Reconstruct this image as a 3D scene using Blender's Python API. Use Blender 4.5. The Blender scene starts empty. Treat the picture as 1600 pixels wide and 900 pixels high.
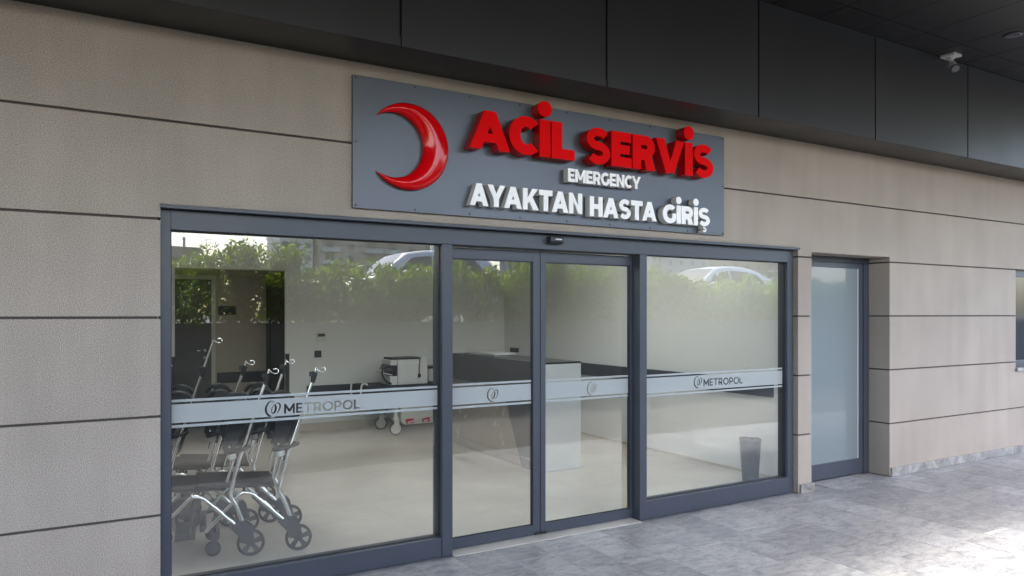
import bpy, bmesh, math, random
import numpy as np
from mathutils import Vector, Matrix
from mathutils.geometry import tessellate_polygon

R = math.radians
PI = math.pi
random.seed(7)
rng = np.random.default_rng(7)
scene = bpy.context.scene
C = scene.collection

# ------------------------------------------------------------------ camera
cam_data = bpy.data.cameras.new('camera')
cam = bpy.data.objects.new('camera', cam_data)
C.objects.link(cam)
cam.location = (0.0, -4.944, 1.786)
cam.rotation_euler = (R(90), 0, R(-30.52))
cam_data.sensor_width = 36.0
cam_data.lens = 25.95
cam_data.shift_y = 0.0255
cam_data.clip_start = 0.05
cam_data.clip_end = 2500
scene.camera = cam

# ------------------------------------------------------------------ sky, sun, exposure
SUN_EL = R(52)
SUN_AZ = R(184)            # towards the forecourt side, behind the photographer
world = bpy.data.worlds.new('World')
scene.world = world
world.use_nodes = True
wn = world.node_tree
sky = wn.nodes.new('ShaderNodeTexSky')
sky.sky_type = 'NISHITA'
sky.sun_disc = False
sky.sun_elevation = SUN_EL
sky.sun_rotation = SUN_AZ
sky.air_density = 1.0
sky.dust_density = 3.0
bg = wn.nodes['Background']
bg.inputs['Strength'].default_value = 0.15
wn.links.new(sky.outputs[0], bg.inputs[0])

sun_data = bpy.data.lights.new('sun', 'SUN')
sun_data.energy = 1.4
sun_data.angle = R(7.0)
sun_data.color = (1.0, 0.95, 0.88)
sun = bpy.data.objects.new('sun', sun_data)
C.objects.link(sun)
to_sun = Vector((math.sin(SUN_AZ) * math.cos(SUN_EL), math.cos(SUN_AZ) * math.cos(SUN_EL), math.sin(SUN_EL)))
sun.rotation_euler = to_sun.to_track_quat('Z', 'Y').to_euler()
sun.location = (0, -30, 40)

vs = scene.view_settings
vs.view_transform = 'Standard'
vs.look = 'None'
vs.exposure = 2.92
vs.gamma = 1.0
scene.render.engine = 'CYCLES'
cy = scene.cycles
cy.use_adaptive_sampling = False
cy.max_bounces = 8
cy.diffuse_bounces = 5
cy.glossy_bounces = 5
cy.transmission_bounces = 6
cy.transparent_max_bounces = 24
cy.caustics_reflective = False
cy.caustics_refractive = False
cy.use_denoising = True
cy.sample_clamp_indirect = 8.0

# ------------------------------------------------------------------ materials
MATS = {}

def new_mat(name):
    m = bpy.data.materials.new(name)
    m.use_nodes = True
    nt = m.node_tree
    p = nt.nodes['Principled BSDF']
    MATS[name] = m
    return m, nt, p

def col4(c):
    return (c[0], c[1], c[2], 1.0)

def plain(name, c, rough=0.5, metal=0.0, spec=0.5, var=0.06, scale=6.0, bump=0.0, bscale=80.0, coat=0.0, rvar=0.08, obj_random=0.0):
    """Principled surface with slight procedural tone and gloss variation."""
    m, nt, p = new_mat(name)
    tc = nt.nodes.new('ShaderNodeTexCoord')
    n = nt.nodes.new('ShaderNodeTexNoise')
    n.inputs['Scale'].default_value = scale
    n.inputs['Detail'].default_value = 5
    nt.links.new(tc.outputs['Object'], n.inputs['Vector'])
    r = nt.nodes.new('ShaderNodeValToRGB')
    r.color_ramp.elements[0].position = 0.3
    r.color_ramp.elements[1].position = 0.7
    r.color_ramp.elements[0].color = col4([v * (1 - var) for v in c])
    r.color_ramp.elements[1].color = col4([min(1, v * (1 + var)) for v in c])
    nt.links.new(n.outputs['Fac'], r.inputs['Fac'])
    out = r.outputs['Color']
    if obj_random:
        oi = nt.nodes.new('ShaderNodeObjectInfo')
        mr = nt.nodes.new('ShaderNodeMapRange')
        mr.inputs['To Min'].default_value = 1 - obj_random
        mr.inputs['To Max'].default_value = 1 + obj_random
        nt.links.new(oi.outputs['Random'], mr.inputs['Value'])
        mx = nt.nodes.new('ShaderNodeVectorMath'); mx.operation = 'SCALE'
        nt.links.new(out, mx.inputs[0]); nt.links.new(mr.outputs[0], mx.inputs['Scale'])
        out = mx.outputs[0]
    nt.links.new(out, p.inputs['Base Color'])
    rm = nt.nodes.new('ShaderNodeMapRange')
    rm.inputs['To Min'].default_value = max(0.02, rough - rvar)
    rm.inputs['To Max'].default_value = min(1, rough + rvar)
    nt.links.new(n.outputs['Fac'], rm.inputs['Value'])
    nt.links.new(rm.outputs[0], p.inputs['Roughness'])
    p.inputs['Metallic'].default_value = metal
    p.inputs['Specular IOR Level'].default_value = spec
    p.inputs['Coat Weight'].default_value = coat
    p.inputs['Coat Roughness'].default_value = 0.05
    if bump:
        nb = nt.nodes.new('ShaderNodeTexNoise')
        nb.inputs['Scale'].default_value = bscale
        nb.inputs['Detail'].default_value = 3
        nt.links.new(tc.outputs['Object'], nb.inputs['Vector'])
        b = nt.nodes.new('ShaderNodeBump')
        b.inputs['Strength'].default_value = bump
        b.inputs['Distance'].default_value = 0.004
        nt.links.new(nb.outputs['Fac'], b.inputs['Height'])
        nt.links.new(b.outputs[0], p.inputs['Normal'])
    return m

def stucco():
    m, nt, p = new_mat('stucco')
    g = nt.nodes.new('ShaderNodeNewGeometry')
    fine = nt.nodes.new('ShaderNodeTexNoise'); fine.inputs['Scale'].default_value = 190; fine.inputs['Detail'].default_value = 4; fine.inputs['Roughness'].default_value = 0.7
    big = nt.nodes.new('ShaderNodeTexNoise'); big.inputs['Scale'].default_value = 1.3; big.inputs['Detail'].default_value = 5
    mp = nt.nodes.new('ShaderNodeMapping'); mp.inputs['Scale'].default_value = (3.0, 3.0, 0.35)
    streak = nt.nodes.new('ShaderNodeTexNoise'); streak.inputs['Scale'].default_value = 1.6; streak.inputs['Detail'].default_value = 6
    nt.links.new(g.outputs['Position'], mp.inputs['Vector'])
    nt.links.new(mp.outputs[0], streak.inputs['Vector'])
    for x in (fine, big):
        nt.links.new(g.outputs['Position'], x.inputs['Vector'])
    r = nt.nodes.new('ShaderNodeValToRGB')
    e = r.color_ramp.elements
    e[0].position = 0.36; e[0].color = (0.175, 0.150, 0.126, 1)
    e[1].position = 0.64; e[1].color = (0.475, 0.428, 0.380, 1)
    k = e.new(0.5); k.color = (0.334, 0.294, 0.260, 1)
    nt.links.new(fine.outputs['Fac'], r.inputs['Fac'])
    r2 = nt.nodes.new('ShaderNodeMapRange')
    r2.inputs['From Min'].default_value = 0.3; r2.inputs['From Max'].default_value = 0.7
    r2.inputs['To Min'].default_value = 0.93; r2.inputs['To Max'].default_value = 1.06
    nt.links.new(big.outputs['Fac'], r2.inputs['Value'])
    r3 = nt.nodes.new('ShaderNodeMapRange')
    r3.inputs['From Min'].default_value = 0.3; r3.inputs['From Max'].default_value = 0.7
    r3.inputs['To Min'].default_value = 0.93; r3.inputs['To Max'].default_value = 1.04
    nt.links.new(streak.outputs['Fac'], r3.inputs['Value'])
    mm = nt.nodes.new('ShaderNodeMath'); mm.operation = 'MULTIPLY'
    nt.links.new(r2.outputs[0], mm.inputs[0]); nt.links.new(r3.outputs[0], mm.inputs[1])
    oi = nt.nodes.new('ShaderNodeObjectInfo')
    r4 = nt.nodes.new('ShaderNodeMapRange')
    r4.inputs['To Min'].default_value = 0.965; r4.inputs['To Max'].default_value = 1.035
    nt.links.new(oi.outputs['Random'], r4.inputs['Value'])
    m3 = nt.nodes.new('ShaderNodeMath'); m3.operation = 'MULTIPLY'
    nt.links.new(mm.outputs[0], m3.inputs[0]); nt.links.new(r4.outputs[0], m3.inputs[1])
    s = nt.nodes.new('ShaderNodeVectorMath'); s.operation = 'SCALE'
    nt.links.new(r.outputs[0], s.inputs[0]); nt.links.new(m3.outputs[0], s.inputs['Scale'])
    nt.links.new(s.outputs[0], p.inputs['Base Color'])
    p.inputs['Roughness'].default_value = 0.92
    p.inputs['Specular IOR Level'].default_value = 0.25
    b = nt.nodes.new('ShaderNodeBump'); b.inputs['Strength'].default_value = 0.6; b.inputs['Distance'].default_value = 0.004
    nt.links.new(fine.outputs['Fac'], b.inputs['Height'])
    nt.links.new(b.outputs[0], p.inputs['Normal'])
    return m

def stone(name, dark, mid, light, rough=0.42, per_tile=True, joint=False):
    """Grey veined marble: clouded tone, thin dark veins, each tile of its own tone."""
    m, nt, p = new_mat(name)
    g = nt.nodes.new('ShaderNodeNewGeometry')
    oi = nt.nodes.new('ShaderNodeObjectInfo')
    off = nt.nodes.new('ShaderNodeVectorMath'); off.operation = 'SCALE'
    off.inputs[0].default_value = (37.0, 91.0, 13.0)
    if per_tile:
        nt.links.new(oi.outputs['Random'], off.inputs['Scale'])
    else:
        off.inputs['Scale'].default_value = 0
    add = nt.nodes.new('ShaderNodeVectorMath'); add.operation = 'ADD'
    nt.links.new(g.outputs['Position'], add.inputs[0]); nt.links.new(off.outputs[0], add.inputs[1])
    mp = nt.nodes.new('ShaderNodeMapping')
    mp.inputs['Rotation'].default_value = (0, 0, R(35))
    mp.inputs['Scale'].default_value = (1.0, 2.2, 1.0)
    nt.links.new(add.outputs[0], mp.inputs['Vector'])
    n1 = nt.nodes.new('ShaderNodeTexNoise'); n1.inputs['Scale'].default_value = 4.6; n1.inputs['Detail'].default_value = 9; n1.inputs['Roughness'].default_value = 0.66; n1.inputs['Distortion'].default_value = 0.9
    nt.links.new(mp.outputs[0], n1.inputs['Vector'])
    r1 = nt.nodes.new('ShaderNodeValToRGB')
    e = r1.color_ramp.elements
    e[0].position = 0.30; e[0].color = col4(dark)
    e[1].position = 0.72; e[1].color = col4(light)
    k = e.new(0.5); k.color = col4(mid)
    nt.links.new(n1.outputs['Fac'], r1.inputs['Fac'])
    n2 = nt.nodes.new('ShaderNodeTexNoise'); n2.inputs['Scale'].default_value = 4.5; n2.inputs['Detail'].default_value = 8; n2.inputs['Distortion'].default_value = 1.6
    nt.links.new(mp.outputs[0], n2.inputs['Vector'])
    ab = nt.nodes.new('ShaderNodeMath'); ab.operation = 'SUBTRACT'; ab.inputs[1].default_value = 0.5
    nt.links.new(n2.outputs['Fac'], ab.inputs[0])
    ab2 = nt.nodes.new('ShaderNodeMath'); ab2.operation = 'ABSOLUTE'
    nt.links.new(ab.outputs[0], ab2.inputs[0])
    vein = nt.nodes.new('ShaderNodeMapRange')
    vein.inputs['From Min'].default_value = 0.0; vein.inputs['From Max'].default_value = 0.03
    vein.inputs['To Min'].default_value = 0.66; vein.inputs['To Max'].default_value = 1.0
    nt.links.new(ab2.outputs[0], vein.inputs['Value'])
    tone = nt.nodes.new('ShaderNodeMapRange')
    tone.inputs['To Min'].default_value = 0.82; tone.inputs['To Max'].default_value = 1.18
    if per_tile:
        nt.links.new(oi.outputs['Random'], tone.inputs['Value'])
    else:
        tone.inputs['Value'].default_value = 0.5
    mul = nt.nodes.new('ShaderNodeMath'); mul.operation = 'MULTIPLY'
    nt.links.new(vein.outputs[0], mul.inputs[0]); nt.links.new(tone.outputs[0], mul.inputs[1])
    s = nt.nodes.new('ShaderNodeVectorMath'); s.operation = 'SCALE'
    nt.links.new(r1.outputs[0], s.inputs[0]); nt.links.new(mul.outputs[0], s.inputs['Scale'])
    nt.links.new(s.outputs[0], p.inputs['Base Color'])
    rr = nt.nodes.new('ShaderNodeMapRange'); rr.inputs['To Min'].default_value = rough - 0.1; rr.inputs['To Max'].default_value = rough + 0.12
    nt.links.new(n1.outputs['Fac'], rr.inputs['Value'])
    nt.links.new(rr.outputs[0], p.inputs['Roughness'])
    b = nt.nodes.new('ShaderNodeBump'); b.inputs['Strength'].default_value = 0.12; b.inputs['Distance'].default_value = 0.003
    nt.links.new(n1.outputs['Fac'], b.inputs['Height'])
    nt.links.new(b.outputs[0], p.inputs['Normal'])
    return m

def glass(name, tint=(0.95, 0.97, 0.96), ior=1.78):
    """Clear flat glass: what is not mirrored passes straight through."""
    m = bpy.data.materials.new(name)
    m.use_nodes = True
    nt = m.node_tree
    nt.nodes.clear()
    o = nt.nodes.new('ShaderNodeOutputMaterial')
    g = nt.nodes.new('ShaderNodeNewGeometry')
    mr = nt.nodes.new('ShaderNodeMapRange')
    mr.inputs['To Min'].default_value = ior; mr.inputs['To Max'].default_value = 1.0 / ior
    nt.links.new(g.outputs['Backfacing'], mr.inputs['Value'])
    f = nt.nodes.new('ShaderNodeFresnel')
    nt.links.new(mr.outputs[0], f.inputs['IOR'])
    t = nt.nodes.new('ShaderNodeBsdfTransparent'); t.inputs[0].default_value = col4(tint)
    gl = nt.nodes.new('ShaderNodeBsdfGlossy'); gl.inputs['Roughness'].default_value = 0.0; gl.inputs[0].default_value = (1, 1, 1, 1)
    mx = nt.nodes.new('ShaderNodeMixShader')
    nt.links.new(f.outputs[0], mx.inputs[0]); nt.links.new(t.outputs[0], mx.inputs[1]); nt.links.new(gl.outputs[0], mx.inputs[2])
    nt.links.new(mx.outputs[0], o.inputs[0])
    MATS[name] = m
    return m

def frosted(name, c, trans, clear=0.0, coat=0.0):
    m = bpy.data.materials.new(name)
    m.use_nodes = True
    nt = m.node_tree
    nt.nodes.clear()
    o = nt.nodes.new('ShaderNodeOutputMaterial')
    p = nt.nodes.new('ShaderNodeBsdfPrincipled')
    p.inputs['Base Color'].default_value = col4(c)
    p.inputs['Roughness'].default_value = 0.45
    p.inputs['Coat Weight'].default_value = coat
    p.inputs['Coat Roughness'].default_value = 0.0
    tr = nt.nodes.new('ShaderNodeBsdfTranslucent'); tr.inputs[0].default_value = col4(c)
    mx = nt.nodes.new('ShaderNodeMixShader'); mx.inputs[0].default_value = trans
    nt.links.new(p.outputs[0], mx.inputs[1]); nt.links.new(tr.outputs[0], mx.inputs[2])
    last = mx
    if clear:
        t = nt.nodes.new('ShaderNodeBsdfTransparent')
        m2 = nt.nodes.new('ShaderNodeMixShader'); m2.inputs[0].default_value = clear
        nt.links.new(mx.outputs[0], m2.inputs[1]); nt.links.new(t.outputs[0], m2.inputs[2])
        last = m2
    nt.links.new(last.outputs[0], o.inputs[0])
    MATS[name] = m
    return m

def leaf_mat(name, dark, light, trans=0.35):
    m = bpy.data.materials.new(name)
    m.use_nodes = True
    nt = m.node_tree
    p = nt.nodes['Principled BSDF']
    o = nt.nodes['Material Output']
    g = nt.nodes.new('ShaderNodeNewGeometry')
    r = nt.nodes.new('ShaderNodeValToRGB')
    r.color_ramp.elements[0].color = col4(dark)
    r.color_ramp.elements[1].color = col4(light)
    nt.links.new(g.outputs['Random Per Island'], r.inputs['Fac'])
    nt.links.new(r.outputs[0], p.inputs['Base Color'])
    p.inputs['Roughness'].default_value = 0.32
    t = nt.nodes.new('ShaderNodeBsdfTranslucent')
    s = nt.nodes.new('ShaderNodeVectorMath'); s.operation = 'MULTIPLY'; s.inputs[1].default_value = (1.9, 2.1, 0.7)
    nt.links.new(r.outputs[0], s.inputs[0]); nt.links.new(s.outputs[0], t.inputs[0])
    mx = nt.nodes.new('ShaderNodeMixShader'); mx.inputs[0].default_value = trans
    nt.links.new(p.outputs[0], mx.inputs[1]); nt.links.new(t.outputs[0], mx.inputs[2])
    nt.links.new(mx.outputs[0], o.inputs[0])
    MATS[name] = m
    return m

stucco()
stone('marble', (0.155, 0.162, 0.182), (0.29, 0.292, 0.30), (0.40, 0.394, 0.385))
stone('marble_plinth', (0.13, 0.127, 0.122), (0.25, 0.243, 0.232), (0.44, 0.43, 0.41), rough=0.3, per_tile=False)
stone('marble_bed', (0.16, 0.165, 0.18), (0.27, 0.27, 0.285), (0.40, 0.39, 0.385), rough=0.6, per_tile=False)
plain('groove', (0.035, 0.028, 0.026), 0.9, var=0.15)
plain('wall_core', (0.055, 0.045, 0.042), 0.9, var=0.15)
plain('frame_metal', (0.041, 0.049, 0.068), 0.42, metal=0.0, spec=0.5, var=0.05, scale=3.0, bump=0.02, bscale=900)
plain('frame_dark', (0.012, 0.013, 0.017), 0.5)
plain('fascia_metal', (0.026, 0.0265, 0.031), 0.45, spec=0.32, var=0.08, scale=1.5, obj_random=0.06)
plain('soffit_metal', (0.016, 0.016, 0.017), 0.4, var=0.1, scale=1.5)
plain('canopy_metal', (0.007, 0.007, 0.0075), 0.36, var=0.1, scale=2.0, obj_random=0.12)
plain('sign_metal', (0.088, 0.098, 0.118), 0.36, metal=0.45, spec=0.5, var=0.03, scale=2.0)
plain('red_acrylic', (0.56, 0.001, 0.004), 0.09, spec=0.28, var=0.02, rvar=0.03)
plain('red_face', (0.70, 0.001, 0.003), 0.55, spec=0.06, var=0.01)
plain('red_side', (0.42, 0.002, 0.005), 0.12, spec=0.5, var=0.02, rvar=0.03)
plain('white_acrylic', (0.82, 0.82, 0.83), 0.25, var=0.01)
plain('white_side', (0.62, 0.62, 0.61), 0.4, var=0.02)
plain('screw_black', (0.02, 0.02, 0.02), 0.4)
plain('int_wall', (0.68, 0.68, 0.665), 0.7, var=0.02, scale=1.0)
plain('int_ceiling', (0.8, 0.8, 0.79), 0.8, var=0.02)
plain('int_floor', (0.56, 0.52, 0.46), 0.22, var=0.07, scale=1.2, rvar=0.08, coat=0.0)
plain('skirting', (0.50, 0.44, 0.36), 0.5)
plain('beige_panel', (0.42, 0.37, 0.30), 0.45, var=0.03)
plain('rail_grey', (0.035, 0.036, 0.042), 0.55)
plain('door_grey', (0.075, 0.073, 0.075), 0.5)
plain('door_frame_white', (0.55, 0.54, 0.50), 0.5)
plain('counter_dark', (0.06, 0.059, 0.058), 0.35, var=0.03)
plain('counter_beige', (0.25, 0.222, 0.187), 0.25, var=0.03)
plain('counter_light', (0.44, 0.445, 0.445), 0.3, var=0.02)
plain('counter_edge', (0.72, 0.71, 0.68), 0.4)
plain('arm_black', (0.02, 0.021, 0.025), 0.4)
plain('black_plastic', (0.014, 0.014, 0.016), 0.4)
plain('dark_plastic', (0.035, 0.037, 0.045), 0.45)
plain('grey_plastic', (0.085, 0.09, 0.105), 0.42)
plain('fabric_dark', (0.028, 0.028, 0.032), 0.85, bump=0.2, bscale=300)
plain('chrome', (0.78, 0.78, 0.79), 0.16, metal=1.0, var=0.03, rvar=0.05)
plain('white_plastic', (0.58, 0.58, 0.575), 0.4, var=0.02)
plain('cream_metal', (0.62, 0.61, 0.55), 0.4, var=0.02)
plain('rubber', (0.018, 0.018, 0.02), 0.7)
plain('rubber_grey', (0.05, 0.052, 0.058), 0.6)
plain('label_red', (0.55, 0.02, 0.05), 0.5)
plain('hose_green', (0.02, 0.22, 0.08), 0.4)
plain('bin_grey', (0.012, 0.0125, 0.014), 0.5)
plain('threshold_stone', (0.42, 0.405, 0.375), 0.5, var=0.08)
plain('asphalt', (0.085, 0.085, 0.085), 0.85, var=0.1, scale=9, bump=0.3, bscale=120)
plain('concrete', (0.24, 0.235, 0.225), 0.85, var=0.15, scale=1.2, bump=0.2, bscale=60)
plain('earth', (0.14, 0.13, 0.1), 0.9, var=0.3, scale=0.3)
plain('car_white', (0.78, 0.78, 0.78), 0.25, coat=0.8, var=0.01)
plain('car_glass', (0.02, 0.023, 0.026), 0.06, spec=0.6)
plain('tail_red', (0.4, 0.01, 0.01), 0.2)
plain('facade_white', (0.62, 0.61, 0.58), 0.9, var=0.05, scale=0.2)
plain('facade_beige', (0.50, 0.40, 0.31), 0.9, var=0.05, scale=0.2)
plain('facade_pink', (0.50, 0.42, 0.35), 0.9, var=0.06, scale=0.2)
plain('facade_grey', (0.46, 0.46, 0.46), 0.9, var=0.06, scale=0.2)
plain('facade_brown', (0.36, 0.27, 0.20), 0.9, var=0.08, scale=0.2)
plain('far_window', (0.06, 0.065, 0.075), 0.15)
plain('roof_red', (0.30, 0.12, 0.08), 0.8, var=0.15)
plain('bark', (0.12, 0.09, 0.06), 0.9, var=0.3, scale=20)
plain('kiosk_green', (0.08, 0.16, 0.09), 0.6)
glass('clear_glass')
frosted('film_frost', (0.48, 0.525, 0.54), 0.35, clear=0.18)
frosted('door_frost', (0.22, 0.265, 0.285), 0.25, coat=1.0)
leaf_mat('hedge_leaf', (0.03, 0.065, 0.010), (0.24, 0.29, 0.045), 0.45)
leaf_mat('tree_leaf', (0.04, 0.065, 0.02), (0.09, 0.12, 0.05), 0.4)
M = MATS

# ------------------------------------------------------------------ mesh helpers
def wloc(o):
    v = Vector((0, 0, 0))
    while o is not None:
        v = v + o.location
        o = o.parent
    return v

class MB:
    def __init__(self):
        self.v = []; self.f = []; self.s = []
    def add(self, vs_, fs_, smooth=False):
        b = len(self.v)
        self.v += [tuple(p) for p in vs_]
        self.f += [tuple(b + i for i in q) for q in fs_]
        self.s += [smooth] * len(fs_)
        return self
    def box(self, x0, x1, y0, y1, z0, z1, bev=0.0):
        if bev <= 0:
            self.add([(x0, y0, z0), (x1, y0, z0), (x1, y1, z0), (x0, y1, z0), (x0, y0, z1), (x1, y0, z1), (x1, y1, z1), (x0, y1, z1)],
                     [(0, 3, 2, 1), (4, 5, 6, 7), (0, 1, 5, 4), (1, 2, 6, 5), (2, 3, 7, 6), (3, 0, 4, 7)])
        else:
            bm = bmesh.new()
            bmesh.ops.create_cube(bm, size=1.0)
            for q in bm.verts:
                q.co = Vector(((x0 + x1) / 2 + q.co.x * (x1 - x0), (y0 + y1) / 2 + q.co.y * (y1 - y0), (z0 + z1) / 2 + q.co.z * (z1 - z0)))
            bmesh.ops.bevel(bm, geom=bm.edges[:], offset=bev, segments=2, affect='EDGES', profile=0.6)
            bm.verts.index_update()
            self.add([q.co[:] for q in bm.verts], [[q.index for q in fc.verts] for fc in bm.faces])
            bm.free()
        return self
    def poly_prism(self, loops, fn, d0, d1, caps=True):
        """loops: outer 2D loop then holes; fn(a, b, d) -> 3D point."""
        flat = [p for L in loops for p in L]
        tris = tessellate_polygon([[Vector((p[0], p[1], 0)) for p in L] for L in loops])
        n = len(flat)
        vs_ = [fn(p[0], p[1], d0) for p in flat] + [fn(p[0], p[1], d1) for p in flat]
        fs_ = []
        if caps:
            fs_ += [tuple(t) for t in tris] + [tuple(i + n for i in reversed(t)) for t in tris]
        st = 0
        for L in loops:
            k = len(L)
            for i in range(k):
                a, b = st + i, st + (i + 1) % k
                fs_.append((a, b, b + n, a + n))
            st += k
        return self.add(vs_, fs_)
    def tube(self, pts, r, seg=8, closed=False, smooth=True):
        pts = [Vector(p) for p in pts]
        n = len(pts)
        rs = r if isinstance(r, (list, tuple)) else [r] * n
        vs_ = []
        prev = None
        for i, p in enumerate(pts):
            if closed:
                t = pts[(i + 1) % n] - pts[i - 1]
            else:
                t = pts[min(i + 1, n - 1)] - pts[max(i - 1, 0)]
            t.normalize()
            if prev is None:
                a = Vector((0, 0, 1)) if abs(t.z) < 0.9 else Vector((1, 0, 0))
                u = t.cross(a).normalized()
            else:
                u = (prev - t * prev.dot(t))
                u = u.normalized() if u.length > 1e-6 else t.orthogonal().normalized()
            prev = u
            w = t.cross(u)
            for k in range(seg):
                an = 2 * PI * k / seg
                vs_.append(p + (u * math.cos(an) + w * math.sin(an)) * rs[i])
        fs_ = []
        for i in range(n if closed else n - 1):
            for k in range(seg):
                a = i * seg + k; b = i * seg + (k + 1) % seg
                j = (i + 1) % n
                fs_.append((a, b, j * seg + (k + 1) % seg, j * seg + k))
        self.add(vs_, fs_, smooth)
        if not closed:
            self.add(vs_[:seg], [tuple(reversed(range(seg)))])
            self.add(vs_[-seg:], [tuple(range(seg))])
        return self
    def lathe(self, prof, fn, seg=24, smooth=True):
        """prof: (radius, height) pairs; fn(x, y, h) -> point."""
        vs_ = []
        for (r, h) in prof:
            for k in range(seg):
                a = 2 * PI * k / seg
                vs_.append(fn(r * math.cos(a), r * math.sin(a), h))
        fs_ = []
        for i in range(len(prof) - 1):
            for k in range(seg):
                a = i * seg + k; b = i * seg + (k + 1) % seg
                fs_.append((a, b, b + seg, a + seg))
        self.add(vs_, fs_, smooth)
        if prof[0][0] > 1e-5:
            self.add(vs_[:seg], [tuple(reversed(range(seg)))])
        if prof[-1][0] > 1e-5:
            self.add(vs_[-seg:], [tuple(range(seg))])
        return self
    def build(self, name, mat, parent=None, world=True, mesh_only=False):
        me = bpy.data.meshes.new(name)
        vs_ = np.array(self.v, dtype=float)
        off = Vector((0, 0, 0))
        if parent is not None and world:
            off = wloc(parent)
        elif parent is None and not mesh_only:
            off = Vector(((vs_[:, 0].min() + vs_[:, 0].max()) / 2, (vs_[:, 1].min() + vs_[:, 1].max()) / 2, vs_[:, 2].min()))
        vs_ = vs_ - np.array(off)
        me.from_pydata(vs_.tolist(), [], self.f)
        me.polygons.foreach_set('use_smooth', self.s)
        me.validate()
        bm = bmesh.new(); bm.from_mesh(me)
        bmesh.ops.recalc_face_normals(bm, faces=bm.faces[:])
        bm.to_mesh(me); bm.free()
        me.materials.append(M[mat] if isinstance(mat, str) else mat)
        if mesh_only:
            return me
        o = bpy.data.objects.new(name, me)
        C.objects.link(o)
        if parent is not None:
            o.parent = parent
        else:
            o.location = off
        return o

def tag(o, label=None, cat=None, group=None, kind=None):
    if label: o['label'] = label
    if cat: o['category'] = cat
    if group: o['group'] = group
    if kind: o['kind'] = kind
    return o

def thing(name, label, cat, loc=(0, 0, 0), rz=0.0, group=None):
    o = bpy.data.objects.new(name, None)
    o.empty_display_size = 0.2
    C.objects.link(o)
    o.location = loc
    o.rotation_euler = (0, 0, rz)
    return tag(o, label, cat, group)

def inst(name, me, parent, loc=(0, 0, 0), scale=(1, 1, 1), rot=(0, 0, 0)):
    o = bpy.data.objects.new(name, me)
    C.objects.link(o)
    o.parent = parent
    o.location = loc; o.scale = scale; o.rotation_euler = rot
    return o

def copy_tree(o, parent=None):
    c = o.copy()
    C.objects.link(c)
    c.parent = parent
    for ch in list(o.children):
        copy_tree(ch, c)
    return c

def box(name, mat, parent, x0, x1, y0, y1, z0, z1, bev=0.0, world=True):
    return MB().box(x0, x1, y0, y1, z0, z1, bev).build(name, mat, parent, world)

XZ = lambda a, b, d: (a, d, b)        # facade polygons
YZ = lambda a, b, d: (d, a, b)        # side polygons

# ------------------------------------------------------------------ ground
GZ = -0.02
gr = MB().add([(-900, 60, -0.25), (900, 60, -0.25), (900, -8.6, -0.25), (-900, -8.6, -0.25)], [(3, 2, 1, 0)]).build('ground', 'earth')
tag(gr, 'bare ground under the forecourt', kind='structure')
pav = MB().box(-9, 30, -3.3, 0.4, -0.2, GZ - 0.012).build('pavement', 'marble_bed')
tag(pav, 'grey marble pavement in front of the entrance', kind='structure')
dr = MB().box(-40, 60, -7.95, -3.32, -0.22, GZ - 0.02).build('driveway', 'asphalt')
tag(dr, 'asphalt driveway beside the pavement', kind='structure')
tile_me = MB().box(-0.5, 0.5, -0.5, 0.5, 0, 1, 0).build('paving_tile', 'marble', mesh_only=True)
PW = 0.334
cols = range(-7, 30)
pl = wloc(pav)
ntile = 0
for k in cols:
    xa = 2.415 + PW * k
    y = 0.0 + random.uniform(-0.35, 0.0) - 0.02
    first = True
    yend = -3.2 if 0 < xa < 9 else -2.2
    ytop = 0.003 if (xa + PW > 6.47 and xa < 7.79) else -0.004
    ytop = -0.026 if xa < 0.43 else 0.24 if (xa > 6.46 and xa + PW < 7.81) else -0.026 if xa > 7.4 else ytop
    y1 = ytop
    y0 = y if y < ytop - 0.1 else ytop - 0.3
    while y1 > yend:
        if y0 < -3.29: y0 = -3.29
        zt = random.uniform(-0.0012, 0.0012)
        w = PW - 0.0025
        inst('paving_tile', tile_me, pav,
             Vector((xa + PW / 2, (y0 + y1) / 2, GZ - 0.012 + 0.0005)) - pl, (w, y1 - y0 - 0.0025, 0.0115 + zt))
        ntile += 1
        y1 = y0
        y0 = y1 - random.choice((0.5, 0.5, 0.6, 0.42, 0.6))

# ------------------------------------------------------------------ hospital building
bld = thing('hospital_building', 'hospital ground floor clad in beige render panels under a black canopy', 'building', (4, 0.3, GZ))
ROWS = [0.0, 0.565, 1.165, 1.765, 2.365, 2.965, 3.53]
G2 = 0.008     # half groove
TH = 0.25
XL, XR = -7.0, 16.0
def panel(loop):
    return MB().poly_prism([loop], XZ, 0.0, TH).build('cladding_panel', 'stucco', bld)
def rect(x0, x1, z0, z1):
    return [(x0, z0), (x1, z0), (x1, z1), (x0, z1)]
FX0, FX1, FZ1 = 0.437, 6.262, 2.434
DX0, DX1, DZ1 = 6.468, 7.795, 2.42
WX0, WX1, WZ0, WZ1 = 10.52, 12.2, 1.085, 2.372
for i in range(6):
    z0 = (GZ if i == 0 else ROWS[i] + G2)
    z1 = ROWS[i + 1] - (G2 if i < 5 else 0)
    if i < 4:
        panel(rect(XL, FX0, z0, z1))
        panel(rect(FX1, DX0, z0, z1))
        if i in (2, 3):
            panel(rect(DX1, WX0, z0, z1)); panel(rect(WX1, XR, z0, z1))
        elif i == 1:
            panel([(DX1, z0), (XR, z0), (XR, z1), (WX1, z1), (WX1, WZ0), (WX0, WZ0), (WX0, z1), (DX1, z1)])
        else:
            panel(rect(DX1, XR, z0, z1))
    elif i == 4:
        panel([(XL, z0), (FX0, z0), (FX0, FZ1), (FX1, FZ1), (FX1, z0), (DX0, z0), (DX0, DZ1), (DX1, DZ1), (DX1, z0), (XR, z0), (XR, z1), (XL, z1)])
    else:
        panel(rect(XL, XR, z0, z1))
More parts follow.
